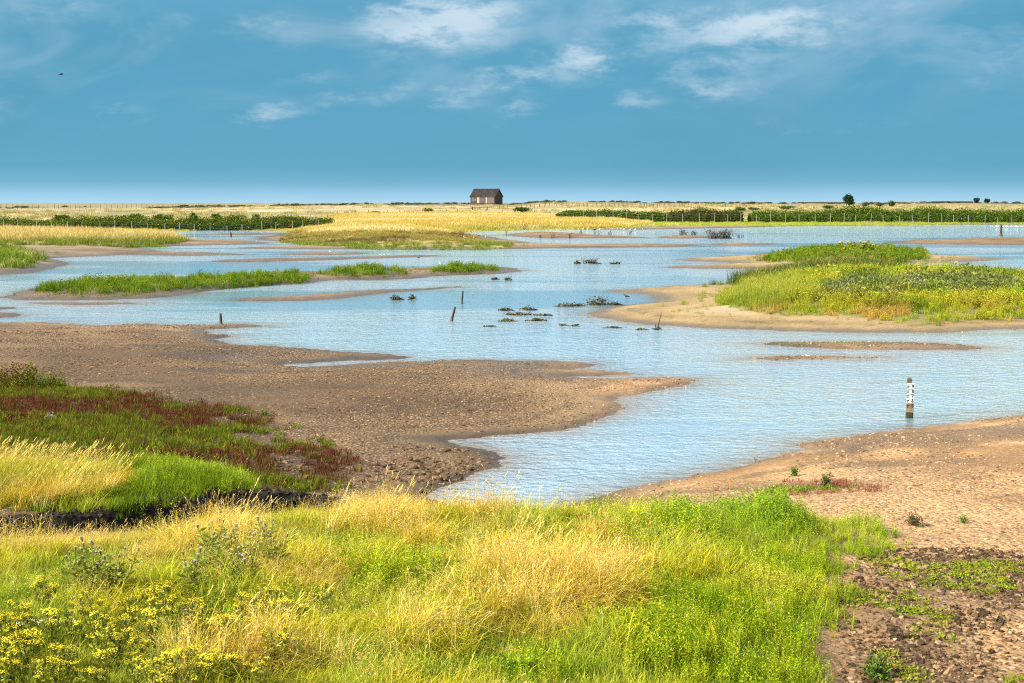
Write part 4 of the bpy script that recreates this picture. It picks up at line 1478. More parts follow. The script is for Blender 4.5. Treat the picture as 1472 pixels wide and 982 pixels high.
old_post((649, 461.5), (654.5, 441), .09, 'thin dark post leaning to one side out of the open water')
old_post((664, 437), (665.5, 418), .08, 'upright dark post in open water beside the leaning post')
old_post((317.5, 465), (317.5, 450.5), .10, 'short dark post in the water off the pebbly mud flat', dz=0)
old_post((1439, 339.5), (1439, 323), .32, 'lone dark post standing before the fenced hedge shore')
old_post((332, 341), (332, 334), .22, 'small dark post in the channel beside the pale grass peninsula')


# ------------------------------------------------------------------ leafy masses
def leaf_cloud(mb, pts, size, cols, hl=None):
    for (p, top) in pts:
        c = random.choice(cols)
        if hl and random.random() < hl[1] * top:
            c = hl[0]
        f = random.uniform(.75, 1.3)
        d = Vector((random.gauss(0, 1), random.gauss(0, 1), random.gauss(.3, 1))).normalized() * size * random.uniform(.7, 1.3)
        mb.leaf(p, Vector(p) + d, size * random.uniform(.55, .9), bt=(1, 0, random.random()), col=tuple(q * f for q in c))


G_DARK = [(.040, .072, .012), (.05, .088, .014), (.062, .10, .016), (.032, .058, .011), (.08, .115, .018)]
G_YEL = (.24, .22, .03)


def hedge(name, path, label, hts, depth, leaf, n, cols, hl=None, seed=0):
    """path: list of (px, distance); hts: height at each path point"""
    rr = random.Random(seed)
    random.seed(seed)
    pts = [atd(px, d) for px, d in path]
    ob = thing(name, label, 'hedge', pts[0])
    o0 = pts[0]
    seg = [(b - a).length for a, b in zip(pts[:-1], pts[1:])]
    tot = sum(seg)
    mb, sb = MB(), MB()
    cloud = []
    for i in range(n):
        q = rr.random() * tot
        k = 0
        while k < len(seg) - 1 and q > seg[k]:
            q -= seg[k]
            k += 1
        u = q / seg[k]
        p = pts[k].lerp(pts[k + 1], u)
        h = hts[k] * (1 - u) + hts[k + 1] * u
        h *= .62 + .7 * float(fbm(np.array([p.x + p.y * .3]), np.array([seed * 3.0]), 4.5, 3, 301)[0])
        th_ = rr.uniform(0, math.pi)
        rad = rr.uniform(.55, 1.06) ** .5
        dy = -math.cos(th_) * depth / 2 * rad
        zz = max(.0, math.sin(th_) ** .7 * h * rad * rr.uniform(.75, 1.05))
        x, y = p.x + rr.gauss(0, .2), p.y + dy
        cloud.append(((x - o0.x, y - o0.y, hz(x, y) + zz - o0.z), zz / h))
    leaf_cloud(mb, cloud, leaf, cols, hl)
    ring = []
    ns = int(tot / .8)
    for i in range(ns + 1):
        q = min(i / ns * tot, tot - 1e-3)
        k = 0
        while k < len(seg) - 1 and q > seg[k]:
            q -= seg[k]
            k += 1
        u = q / seg[k]
        p = pts[k].lerp(pts[k + 1], u)
        h = (hts[k] * (1 - u) + hts[k + 1] * u) * (.62 + .7 * float(fbm(np.array([p.x + p.y * .3]), np.array([seed * 3.0]), 4.5, 3, 301)[0]))
        for fy, fz in ((-.42, -.1), (-.40, .40), (-.20, .72), (.1, .8), (.4, .4), (.42, -.1)):
            x, y = p.x + rr.gauss(0, .1), p.y + fy * depth * rr.uniform(.85, 1.1)
            ring.append(Vector((x - o0.x, y - o0.y, hz(x, y) + fz * h * rr.uniform(.85, 1.1) - o0.z)))
    mb.add(ring, [(i * 6 + j, i * 6 + j + 1, i * 6 + j + 7, i * 6 + j + 6) for i in range(ns) for j in range(5)], (1, 0, .5), cols[0])
    for i in range(int(tot / 1.2)):
        q = rr.random()
        k = rr.randrange(len(seg))
        p = pts[k].lerp(pts[k + 1], rr.random()) - o0
        hh = hts[k] * rr.uniform(.5, .8)
        sb.tube([p + Vector((0, 0, -.2)), p + Vector((rr.gauss(0, .2), rr.gauss(0, .2), hh * .5)), p + Vector((rr.gauss(0, .4), rr.gauss(0, .4), hh))], [.05, .035, .012], 4)
    f = mb.build('foliage', M_LEAF, ob)
    f['kind'] = 'stuff'
    st_ = sb.build('stems', M_TWIG, ob)
    st_['kind'] = 'stuff'
    return ob


hedge('bramble_hedge', [(-160, 222), (0, 222), (200, 226), (330, 228), (440, 232), (478, 234)], 'long dark green bramble hedge behind the yellow grass strip', [1.8, 1.9, 2.1, 2.2, 2.1, 1.3], 5.0, .22, 24000, G_DARK + [(.11, .13, .022)], (G_YEL, .28), 1)
hedge('thorn_hedge', [(960, 292), (1030, 292), (1066, 293)], 'reddish dark thorn hedge behind the wire fence, before the gap', [2.6, 2.8, 2.4], 4.5, .30, 4200, [(.045, .062, .014), (.065, .068, .022), (.08, .055, .026), (.05, .08, .016)], ((.18, .19, .03), .2), 2)
hedge('blackthorn_hedge', [(800, 300), (870, 296), (960, 294)], 'dark green hedge rising beyond the golden promontory', [1.5, 2.4, 2.6], 5.0, .30, 6000, G_DARK, ((.20, .22, .04), .3), 3)
hedge('mixed_hedge', [(1076, 294), (1140, 294), (1200, 294), (1350, 294), (1472, 294), (1640, 294)], 'tall broad green hedge along the fence by the far shore', [2.3, 2.7, 3.0, 3.1, 3.0, 2.9], 5.5, .28, 28000, [(.05, .09, .012), (.065, .115, .015), (.085, .135, .018), (.04, .07, .012), (.11, .15, .02)], ((.20, .22, .03), .14), 4)


def bush(px, d, wpx, hpx, label, name='bush', cols=G_DARK, leaf=None, n=600, group=None, tree=False, cat=None, sink=0.0):
    p = atd(px, d)
    k = d / FPX
    rx, h = wpx * k / 2, hpx * k
    ob = thing(name, label, cat or name.split('_')[-1], p, 0, group)
    leaf = leaf or max(.16, h * .13)
    mb, tb = MB(), MB()
    lobes = [(Vector((random.uniform(-.5, .5) * rx, random.uniform(-.5, .5) * rx, h * random.uniform(.42, .72))), random.uniform(.38, .62)) for _ in range(7)]
    lobes.append((Vector((0, 0, h * .5)), .8))
    cloud = []
    for i in range(n):
        c, q = random.choice(lobes)
        v = Vector((random.gauss(0, 1), random.gauss(0, 1), random.gauss(0, 1))).normalized() * random.uniform(.5, 1.08)
        pt = Vector((c.x + v.x * rx * q, c.y + v.y * rx * q, max(.02, c.z + v.z * h * .45 * q * 1.1)))
        cloud.append((pt, max(0, v.z)))
    leaf_cloud(mb, cloud, leaf, cols)
    tb.tube([(0, 0, -.3), (.03 * h, 0, h * .3), (-.02 * h, .02 * h, h * .6)], [h * .05, h * .035, h * .015], 6)
    for q in range(5):
        a = q * 1.26 + random.random()
        tb.tube([(0.02 * h, 0, h * .15), (math.cos(a) * rx * .35, math.sin(a) * rx * .35, h * .4), (math.cos(a) * rx * .65, math.sin(a) * rx * .65, h * .62)], [h * .028, h * .02, h * .008], 5)
    c_ = mb.build('crown', M_LEAF, ob)
    c_['kind'] = 'stuff'
    tb.build('trunk', M_TWIG, ob)
    return ob


random.seed(21)
G_BLUE = [(.018, .045, .022), (.025, .06, .025), (.035, .075, .03), (.015, .035, .018)]
bush(1218, 480, 19, 19, 'rounded dark tree alone above the tall hedge', 'round_tree', G_BLUE, .45, 1500, cat='tree')
bush(1242, 470, 13, 9, 'small grey-green bush next to the rounded dark tree', 'low_bush', [(.06, .085, .045), (.08, .11, .05)], .35, 500)
bush(1262, 460, 14, 8, 'low brownish bush between the two small horizon bushes', 'low_bush', [(.12, .10, .05), (.09, .09, .04)], .35, 500)
bush(1279, 465, 13, 10, 'small dark green bush beyond the hedge by the pale shingle', 'low_bush', G_DARK, .35, 500)
bush(1400, 560, 10, 8, 'dark tree on the far ridge, first of the close pair', 'ridge_tree', G_BLUE, .5, 450, cat='tree')
bush(1416, 560, 9, 7, 'dark tree on the far ridge, second of the close pair', 'ridge_tree', G_BLUE, .5, 450, cat='tree')
for i, (px, d, wp, hp_, lb) in enumerate((
        (192, 250, 44, 9, 'broad green bush mound rising behind the bramble hedge'), (236, 252, 34, 8, 'second green bush mound behind the bramble hedge beside the broad one'), (281, 250, 11, 10, 'small upright dark bush poking above the bramble hedge'),
        (312, 252, 16, 9, 'rounded light green bush above the bramble hedge'), (342, 250, 28, 9, 'wide green bush above the bramble hedge'), (368, 250, 14, 9, 'last rounded dark bush above the hedge before the open field'),
        (90, 262, 30, 6, 'low dull green bush in the pale field behind the hedge'))):
    bush(px, d, wp, hp_ + 9, lb, 'field_bush', G_DARK + [(.10, .16, .03)], .3, 900, 'bushes behind the bramble hedge')
bush(616, 385, 17, 7, 'single green bush by the fence in the dry field', 'field_bush', G_DARK, .35, 500)
bush(540, 380, 22, 4, 'low green scrub patch along the fence in the dry field', 'field_bush', [(.12, .16, .03), (.09, .12, .025)], .3, 400)
bush(750, 390, 30, 8, 'flat dark green bush in the dry field near the lifeboat house', 'field_bush', G_DARK, .4, 700)
bush(818, 350, 26, 8, 'dark bush at the start of the hedge beyond the promontory', 'field_bush', G_DARK, .35, 600)
bush(1062, 400, 22, 7, 'light green bush in the dry field behind the thorn hedge', 'field_bush', [(.09, .15, .03), (.12, .18, .035)], .35, 600)
bush(1082, 405, 18, 5, 'flat grey-green bush beside the light green field bush', 'field_bush', [(.07, .10, .04), (.09, .12, .05)], .35, 500)
bush(1130, 420, 28, 6, 'long low green bush in the shingle field', 'field_bush', [(.08, .13, .03), (.06, .10, .03)], .35, 600)
bush(1190, 430, 24, 5, 'low dark green bush next to the rounded tree', 'field_bush', G_DARK, .35, 500)
bush(1142, 300, 10, 10, 'dark upright bush standing out of the tall green hedge', 'field_bush', G_DARK, .3, 400)

# scrub along the ridge: reads as one dark broken line
n = 1500
px_ = np.concatenate([r_.uniform(-100, 690, 900), r_.uniform(725, 1600, 600)])
dist = 560 + r_.random(n) * 120
x = (px_ - CX) / FPX * dist
k = fbm(x, dist * 0, 9, 3, 311) > np.where(px_ < 330, .50, .40)
x, dist = x[k], dist[k]
P = put(x, dist)
n = len(x)
scatter_object('ridge_scrub', [shrubby(1.0, 200, .9, .3), shrubby(.8, 180, 1.1, .3), shrubby(1.2, 200, .8, .3)], P, r_.uniform(0, 6.28, n), np.stack([(q := .5 + 1.3 * r_.random(n)), q, .25 + .75 * r_.random(n) ** 2], 1), r_.integers(0, 3, n),
               pickc(np.array([[.08, .09, .045], [.11, .11, .06], [.14, .115, .065], [.06, .075, .04]]), n, r_), 'broken line of dark scrub along the far shingle ridge', 'scrub')
# weedy tufts all over the far field
n = 9000
px_ = r_.uniform(-150, 1620, n)
dist = 250 + 290 * r_.random(n)
x = (px_ - CX) / FPX * dist
k = (fbm(x, dist, 18, 4, 321) > .47) & (grid_at(SG, x, dist) > 8)
x, dist = x[k], dist[k]
P = put(x, dist)
n = len(x)
scatter_object('field_grass', [far_tuft(.7, 44, .09, 1.3, 6), far_tuft(.5, 44, .09, 1.4, 2), far_tuft(.9, 44, .09, 1.1, 10)], P, r_.uniform(0, 6.28, n), r_.uniform(.5, 1.2, n), r_.integers(0, 3, n),
               pickc(np.array([[.50, .38, .17], [.58, .46, .25], [.34, .29, .11], [.21, .20, .06], [.46, .36, .15]]), n, r_), 'dry pale grass over the field towards the ridge', 'grass')


# ------------------------------------------------------------------ fences
def fence(pts, spacing, hgt, label, width=.12, mat=M_POSTGREY, wires=3, jitter=.15, skip=0.0):
    """pts: (px, distance) along the fence; one post mesh per post and one wire strand per height"""
    P_ = [atd(px, d) for px, d in pts]
    ob = thing('wire_fence', label, 'fence', P_[0])
    o0 = P_[0]
    tot = 0
    posts = []
    for a, b in zip(P_[:-1], P_[1:]):
        L = (b - a).length
        k = max(1, round(L / spacing))
        for i in range(k):
            posts.append(a.lerp(b, (i + random.uniform(-jitter, jitter)) / k))
    posts.append(P_[-1])
    pmesh = []
    for v in range(3):
        m = MB()
        h = hgt * (.92 + .08 * v)
        m.tube([(0, 0, -.3), (.01, 0, h * .5), (.02 * (v - 1), 0, h)], [width / 2, width / 2, width / 2 * .9], 5)
        pmesh.append(m.mesh('post', mat))
    real = []
    for q in posts:
        if random.random() < skip:
            continue
        q = Vector((q.x, q.y, hz(q.x, q.y)))
        real.append(q)
        po = bpy.data.objects.new('post', random.choice(pmesh))
        COL.objects.link(po)
        po.parent = ob
        po.location = q - o0
        po.scale = (1, 1, random.uniform(.85, 1.12))
        po.rotation_euler = (random.gauss(0, .03), random.gauss(0, .03), random.random())
    for wi in range(wires):
        m = MB()
        zz = hgt * (.35 + .55 * wi / max(1, wires - 1)) if wires > 1 else hgt * .85
        m.tube([q - o0 + Vector((0, 0, zz)) for q in real], .006, 3, False)
        m.build('wire', M_GREY, ob)
    return ob


random.seed(5)
fence([(-120, 560), (5, 560), (170, 565), (345, 575)], 2.0, 1.75, 'long horizon fence of thin dark posts on the shingle ridge', .17, M_WOOD, 2)
fence([(-60, 217), (120, 218), (260, 221), (420, 226), (478, 229)], 2.35, 1.35, 'grey post and wire fence in front of the bramble hedge', .10, M_POSTGREY, 3)
fence([(840, 289), (960, 284), (1150, 284), (1330, 284), (1472, 284), (1600, 284)], 2.8, 1.85, 'pale post and wire fence along the tall hedge by the far shore', .11, M_POSTGREY, 3)
fence([(488, 368), (600, 370), (740, 376)], 3.75, 1.25, 'post and wire fence crossing the dry field below the lifeboat house', .2, M_WOOD, 2)
fence([(380, 330), (430, 332), (480, 336)], 1.5, .8, 'short row of small posts behind the end of the bramble hedge', .1, M_WOOD, 1)
fence([(718, 440), (820, 440), (1000, 445)], 1.35, 1.2, 'close-set post fence on the field beside the lifeboat house', .16, M_WOOD, 2, skip=.2)
fence([(710, 490), (830, 488), (960, 492)], 1.6, 1.2, 'close-set post fence along the ridge beside the lifeboat house', .16, M_WOOD, 2, skip=.25)
fence([(960, 500), (1100, 500), (1200, 505)], 2.4, 1.1, 'sparse low post fence across the pale shingle field', .16, M_WOOD, 1, skip=.3)

# dark low timber platform in the field
p = atd(690, 430)
tr = thing('timber_platform', 'low dark timber platform lying in the dry field before the lifeboat house', 'platform', p)
for k in range(6):
    m = MB()
    m.box((0, -.9 + k * .36, .78 + .02 * (k % 2)), (5.0, .3, .12))
    m.build('plank', M_DARKWOOD, tr)
for xx in (-2.2, 0, 2.2):
    m = MB()
    m.box((xx, 0, .3), (.25, 1.9, .8))
    m.build('support', M_DARKWOOD, tr)
# low sea wall on the horizon
for (pa, pb_, d, h, lb) in ((1066, 1100, 640, 1.0, 'short dark stretch of low sea wall on the horizon'), (1145, 1225, 650, 1.1, 'long dark stretch of low sea wall on the horizon'), (1335, 1395, 640, 1.1, 'dark low sea wall on the horizon before the pair of trees')):
    a, b = atd(pa, d), atd(pb_, d)
    a.z = b.z = max(a.z, b.z)
    wl = thing('sea_wall', lb, 'wall', a)
    wl['kind'] = 'thing'
    m = MB()
    L = (b - a).length
    m.box((L / 2, 0, h / 2 - .3), (L, 1.2, h))
    m.build('wall_body', M_DARKWOOD, wl)
    m = MB()
    m.box((L / 2, -.1, h / 2 - .3 + h / 2 + .08), (L + .2, 1.6, .16))
    m.build('coping', M_GREY, wl)


# ------------------------------------------------------------------ dead branches and stranded weed in the water
def branch_clump(px, py, wpx, hpx, label, group=None, weed=1.0, twigs=10, z=0.0, cat='branches', name='dead_branch', depth=.35, mat=M_TWIG):
    bx, by = gp(px, py, z)
    k = by / FPX
    w_, h = wpx * k, hpx * k
    z0 = max(z, hz(bx, by))
    ob = thing(name, label, cat, (bx, by, z0), 0, group)
    tb = MB()
    for i in range(twigs):
        x0 = random.uniform(-.5, .5) * w_ * .8
        a = random.uniform(0, 6.28)
        hh = h * random.uniform(.4, 1.0)
        p0 = Vector((x0, random.uniform(-.5, .5) * w_ * depth, -.12))
        p1 = p0 + Vector((math.cos(a) * w_ * .06, math.sin(a) * w_ * .06, hh * .5 + .1))
        p2 = p1 + Vector((math.cos(a + .5) * w_ * .10, math.sin(a) * w_ * .08, hh * .5))
        rr = max(.006, k * .38)
        tb.tube([p0, p1, p2], [rr, rr * .8, rr * .45], 4)
        for q in range(2):
            b0 = p1.lerp(p2, random.random())
            tb.tube([b0, b0 + Vector((random.gauss(0, 1), random.gauss(0, 1), random.uniform(.2, 1))) * h * .25], [rr * .6, rr * .3], 3)
    tb.build('twig', mat, ob)
    if weed > 0:
        wb = MB()
        nn = int(90 + 90 * weed * min(3, w_))
        for i in range(nn):
            x0 = random.triangular(-.5, .5, random.uniform(-.2, .2)) * w_
            yy_ = random.gauss(0, .2) * w_ * depth
            e = 1 - abs(2 * x0 / w_) ** 2
            ht = abs(random.gauss(0, .55)) * h * .58 * weed * e * (.35 + 1.1 * float(vnoise(np.array([x0 / max(w_, .1) * 7 + px]), np.array([py]), 7)[0]))
            p0 = Vector((x0, yy_, ht - .01))
            L = max(.05, k * 3.0) * random.uniform(.5, 1.3)
            wb.leaf(p0, p0 + Vector((random.gauss(0, 1) * L, random.gauss(0, .7) * L, random.gauss(0, .35) * L)), L * .7)
        f = wb.build('weed', M_WEED, ob)
        f['kind'] = 'stuff'
    return ob


random.seed(31)
GW = 'weed-covered branches lying off the sandy spit'
LW = 'low dark weed-covered branches lying in the open water off the sandy spit'
for px, py, w_, h in ((728, 446.5, 26, 7), (760, 446, 32, 8), (748, 453, 58, 8), (780, 454, 30, 5), (730, 462, 30, 6), (771, 461.5, 34, 6), (812, 440.5, 34, 8), (828, 440, 32, 7)):
    branch_clump(px, py, w_, h, LW, GW, 1.0, 8)
branch_clump(861, 438.5, 42, 15, 'largest twiggy bush of dead branches just off the sandy spit', None, 1.1, 34)
branch_clump(884, 438.5, 14, 7, 'small weedy stump beside the large twiggy branches off the spit', None, 1.0, 8)
for px, py, w_ in ((810, 468, 14), (826, 469, 12), (882, 471.5, 34), (921, 474, 12), (704, 469.5, 22)):
    branch_clump(px, py, w_, 3.5, 'flat strip of dark weed floating before the sandy spit', 'floating weed strips', .9, 3, cat='weed', name='floating_weed')
b_ = branch_clump(945, 474, 10, 6, 'dark mooring stump with a thin stick at the tip of the sandy spit', None, 1.6, 3)
m = MB()
m.tube([(0, 0, 0), (.05, 0, .25), (.14, 0, .62)], [.03, .02, .008], 5)
m.build('stick', M_TWIG, b_)
branch_clump(850, 379, 20, 10, 'bushy dead branches standing alone in the middle water', None, .7, 22)
branch_clump(838, 379, 14, 12, 'two bare twigs beside the bushy dead branches in the middle water', None, 0, 4)
branch_clump(830, 379, 6, 5, 'small dark stump beside the two bare twigs in the middle water', None, .8, 3)
branch_clump(884, 379.5, 13, 5, 'pair of small dark weedy lumps in the middle water', None, .9, 4)
branch_clump(731, 403, 9, 12, 'small stump with upright stick off the end of the long green island', None, .8, 4)
branch_clump(711, 402, 6, 6, 'tiny weedy stump off the end of the long green island', None, .8, 3)
branch_clump(568, 431, 8, 12, 'taller of two weedy stumps in the water below the long green island', None, 1.2, 6)
branch_clump(593, 430.5, 8, 9, 'shorter of two weedy stumps in the water below the long green island', None, 1.2, 5)
branch_clump(575, 431, 4, 4, 'very small stump between the two weedy stumps', None, 1.0, 2)
branch_clump(1035, 343, 40, 15, 'large bare dead bush standing in the water before the far hedge', None, .35, 90, name='dead_bush', cat='dead bush', depth=.5)
branch_clump(981, 339, 14, 9, 'bare dead bush on the thin sand bar, wider of two', None, 0, 22, name='dead_bush', cat='dead bush')
branch_clump(997, 338, 9, 7, 'bare dead bush on the thin sand bar, narrower of two', None, 0, 14, name='dead_bush', cat='dead bush')
branch_clump(1065, 342, 12, 6, 'sparse dead twigs beside the large bare dead bush', None, 0, 10)
for px, w_, h in ((777, 5, 6), (796, 8, 8), (820, 6, 9)):
    branch_clump(px, 342.5, w_, h, 'bare dead twigs sticking up along the small sand bar', 'twigs on the small sand bar', 0, 6)
for px in (836, 858, 876, 905):
    branch_clump(px, 337, 9, 7, 'bare dead twigs in the water behind the small sand bar', 'twigs behind the small sand bar', 0, 7)
branch_clump(727, 338, 4, 9, 'single bare stick at the end of the small sand bar', None, 0, 3)
# driftwood
def driftwood(px, py, wpx, label, mat=M_TWIG, h=.06):
    p = gpt(px, py)
    k = p.y / FPX
    L = wpx * k
    ob = thing('driftwood', label, 'driftwood', p, random.uniform(-.2, .2))
    m = MB()
    m.tube([(-L / 2, 0, .02), (-L * .2, .03, h * .7), (L * .1, 0, h), (L * .35, -.02, h * .8), (L / 2, 0, h * 1.4)], [L * .03, L * .05, L * .06, L * .05, L * .02], 6)
    m.build('log', mat, ob)
    for q in range(3):
        m = MB()
        x0 = random.uniform(-.2, .4) * L
        m.tube([(x0, 0, h), (x0 + random.gauss(0, .1) * L, random.gauss(0, .1) * L, h + L * .16), (x0 + random.gauss(0, .16) * L, random.gauss(0, .16) * L, h + L * .26)], [L * .035, L * .025, L * .008], 5)
        m.build('branch', mat, ob)
    return ob
driftwood(72, 603, 22, 'grey forked driftwood lying in the green salt marsh', simple('bleached_wood', (.15, .13, .115), n=30), .08)
driftwood(1292, 918, 34, 'small dark twisted root on the bare patch among the soil clods', M_DARKWOOD, .03)


# ------------------------------------------------------------------ birds
def make_bird(kind):
    """gull, egret, heron, wader, duck: one body mesh, legs and bill as parts; x is forward, unit body length 1"""
    mb, lg, bl = MB(), MB(), MB()
    if kind in ('gull', 'duck', 'wader', 'oyster'):
        lz = {'gull': .28, 'duck': .02, 'wader': .42, 'oyster': .35}[kind]
        mb.tube([(-.60, 0, lz + .16), (-.48, 0, lz + .18), (-.25, 0, lz + .20), (0, 0, lz + .20), (.18, 0, lz + .26), (.27, 0, lz + .38), (.33, 0, lz + .47), (.41, 0, lz + .47), (.46, 0, lz + .45)],
                [.015, .05, .13, .17, .145, .075, .085, .075, .03], 9)
        blen = {'gull': .14, 'duck': .12, 'wader': .22, 'oyster': .24}[kind]
        bl.tube([(.44, 0, lz + .455), (.46 + blen, 0, lz + .42)], [.024, .008], 5)
        hl = lz
    else:
        lz = .75
        mb.tube([(-.50, 0, lz + .06), (-.36, 0, lz + .12), (-.1, 0, lz + .22), (.12, 0, lz + .33), (.22, 0, lz + .52), (.16, 0, lz + .75), (.18, 0, lz + .95), (.26, 0, lz + 1.04), (.36, 0, lz + 1.03)],
                [.015, .07, .15, .12, .05, .035, .035, .06, .03], 9)
        bl.tube([(.34, 0, lz + 1.03), (.58, 0, lz + 1.0)], [.028, .006], 5)
        hl = lz + .1
    for sy in (-.06, .06):
        lg.tube([(.0, sy, hl + .12), (-.03, sy, hl * .5), (.02, sy, 0), (.08, sy, -.005)], .017, 5)
    return mb, lg, bl


_birdm = {}
def bird(px, py, hpx, kind, mat, label, group=None, head=0.0, z=0.0, real=None):
    bx, by = gp(px, py, z)
    zz = max(0.0, hz(bx, by))
    k = by / FPX
    key = (kind, mat.name)
    if key not in _birdm:
        a, b, c = make_bird(kind)
        _birdm[key] = (a.mesh('body', mat, True), b.mesh('leg', M_BILL), c.mesh('bill', M_BILL))
    tot = {'gull': .86, 'duck': .58, 'wader': .97, 'oyster': .90, 'egret': 1.82, 'heron': 1.82}[kind]
    scl = hpx * k / tot
    ob = thing(kind if kind not in ('wader', 'oyster') else 'wading_bird', label, 'bird', (bx, by, zz), head, group)
    ob.scale = (scl,) * 3
    for nm, me_ in zip(('body', 'legs', 'bill'), _birdm[key]):
        if kind == 'duck' and nm == 'legs':
            continue
        c = bpy.data.objects.new(nm, me_)
        COL.objects.link(c)
        c.parent = ob
    return ob


random.seed(41)
bird(632, 384, 9, 'egret', M_WHITE, 'white egret standing on the gravel between two green tufts of the long island', head=2.6)
bird(679, 382, 9, 'egret', M_WHITE, 'white egret standing behind the end tuft of the long green island', head=.4)
bird(679, 427, 9, 'heron', M_GREY, 'thin grey heron wading beside the upright post', head=1.2)
bird(668, 348, 4, 'gull', M_WHITE, 'white gull sitting low on the green foot of the golden promontory', head=3.1)
bird(681, 348, 5, 'egret', M_WHITE, 'first of two upright white egrets on the foot of the golden promontory', head=1.9)
bird(698, 347, 6, 'egret', M_WHITE, 'second upright white egret nearer the water on the golden promontory', head=1.0)
for px in (546, 552, 559):
    bird(px, 369.5, 3, 'gull', M_WHITE, 'tiny white gull on the thin mud bar behind the long green island', 'gulls on the thin mud bar', random.uniform(0, 6.28))
bird(602, 371.5, 3.2, 'duck', M_BROWNF, 'brown duck swimming behind the long green island', head=0)
bird(320, 363, 4, 'egret', M_WHITE, 'white bird standing at the mud spit of the pale grass peninsula', head=.4)
bird(474, 364.5, 3, 'gull', M_WHITE, 'single white gull on a sliver of mud in the middle channel', head=3.3)
bird(205, 342, 5, 'oyster', M_BLACKF, 'black bird at the edge of the pale grass peninsula', head=.2)
bird(1160, 516, 6, 'gull', M_WHITE, 'white gull resting on the thin mud bar off the sandy island', head=2.9)
bird(1086, 666, 8, 'wader', M_BROWNF, 'small brown wading bird at the waterline of the pebbly beach', head=2.2)
bird(900.5, 428, 5, 'duck', M_BLACKF, 'small dark duck in the bay of the sandy spit', head=2.8)
bird(870, 332, 6, 'heron', M_BLACKF, 'dark upright cormorant among the white gulls on the far shore', head=.3)
bird(855, 331.5, 3.5, 'duck', M_BLACKF, 'dark squat bird among the white gulls on the far shore', head=.3)
for px in (800, 806, 838, 845, 862, 880, 888, 893, 897, 906, 913, 924):
    bird(px, 331.2 + random.uniform(-.6, .6), 3.0, 'gull', M_WHITE, 'white gull in the row on the far shore behind the small sand bar', 'gulls on the far shore', random.uniform(0, 6.28))
for i in range(16):
    bird(1424 + i * 3.6 + random.uniform(-1, 1), 327.3 + random.uniform(-.5, .5), 2.8, 'gull', M_WHITE, 'white gull in the flock along the shore beyond the lone post', 'gulls by the lone post', random.uniform(0, 6.28))
# bird on the wing
u, v_ = (88 - CX) / FPX, (107 - CY) / FPX
dvec = Vector((u, math.cos(PITCH) - v_ * math.sin(PITCH), -math.sin(PITCH) - v_ * math.cos(PITCH))) * 95
fb = thing('flying_bird', 'dark bird flying high over the marsh with wings spread', 'bird', Vector((0, 0, CAM_H)) + dvec, .3)
m = MB()
m.tube([(-.16, 0, 0), (-.08, 0, .0), (0, 0, .0), (.07, 0, .01), (.11, 0, .02), (.15, 0, .015)], [.015, .03, .04, .032, .026, .006], 8)
m.build('body', M_BLACKF, fb, smooth=True)
for sg in (-1, 1):
    m = MB()
    P3 = [(.04, 0, .02), (.06, sg * .12, .09), (.02, sg * .24, .03), (-.02, sg * .26, .02), (-.03, sg * .12, .075), (-.05, 0, .015)]
    m.add(P3 + [(a, b, c - .012) for a, b, c in P3], [(0, 1, 4, 5), (1, 2, 3, 4), (11, 10, 7, 6), (10, 9, 8, 7), (0, 6, 7, 1), (1, 7, 8, 2), (2, 8, 9, 3), (3, 9, 10, 4), (4, 10, 11, 5)])
    m.build('wing', M_BLACKF, fb)

# ------------------------------------------------------------------ flowering plants that can be told apart
M_YEL = simple('yellow_petal', (.70, .55, .02), n=40, var=.12, bump=.1)
M_FLUFF = simple('thistle_down', (.72, .68, .58), n=40, var=.15, bump=.1)
M_BUR = simple('thistle_bur', (.16, .085, .07), n=40, var=.3)
M_WFLOW = simple('white_petal', (.78, .77, .70), n=40, var=.1, bump=.1)
M_STEM = plant_mat('stem_leaf', col_type='GEOMETRY', trans=.3, rootmix=0)


def head_mesh(kind):
    m = MB()
    if kind in ('yellow', 'white', 'ragwort'):
        for i in range(60 if kind == 'ragwort' else 26):
            a, r = random.uniform(0, 6.28), .034 * math.sqrt(random.random())
            p = Vector((r * math.cos(a), r * math.sin(a), .012 - 3.0 * r * r + random.uniform(-.012, .010)))
            q = .009 if kind == 'ragwort' else random.uniform(.003, .0065)
            m.add([p + Vector((q, 0, 0)), p + Vector((0, q, .003)), p + Vector((-q, 0, 0)), p + Vector((0, -q, .002))], [(0, 1, 2, 3)])
            if i % 3 == 0:
                m.tube([(0, 0, -.05), tuple(p)], [.002, .0012], 3, False, mi=1, col=(.16, .20, .04))
    else:
        m.tube([(0, 0, -.012), (0, 0, 0), (0, 0, .014), (0, 0, .022)], [.004, .008, .009, .006], 7, mi=1, col=(.20, .15, .07))
        for i in range(34):
            d = Vector((random.gauss(0, 1), random.gauss(0, 1), abs(random.gauss(0, 1)) + .4)).normalized()
            p = Vector((0, 0, .016))
            m.leaf(p, p + d * random.uniform(.010, .020), .006)
    mats = {'yellow': [M_YEL, M_STEM], 'white': [M_WFLOW, M_STEM], 'thistle': [M_FLUFF, M_STEM], 'ragwort': [M_YEL, M_STEM]}[kind]
    return m.mesh('flower_head', mats)


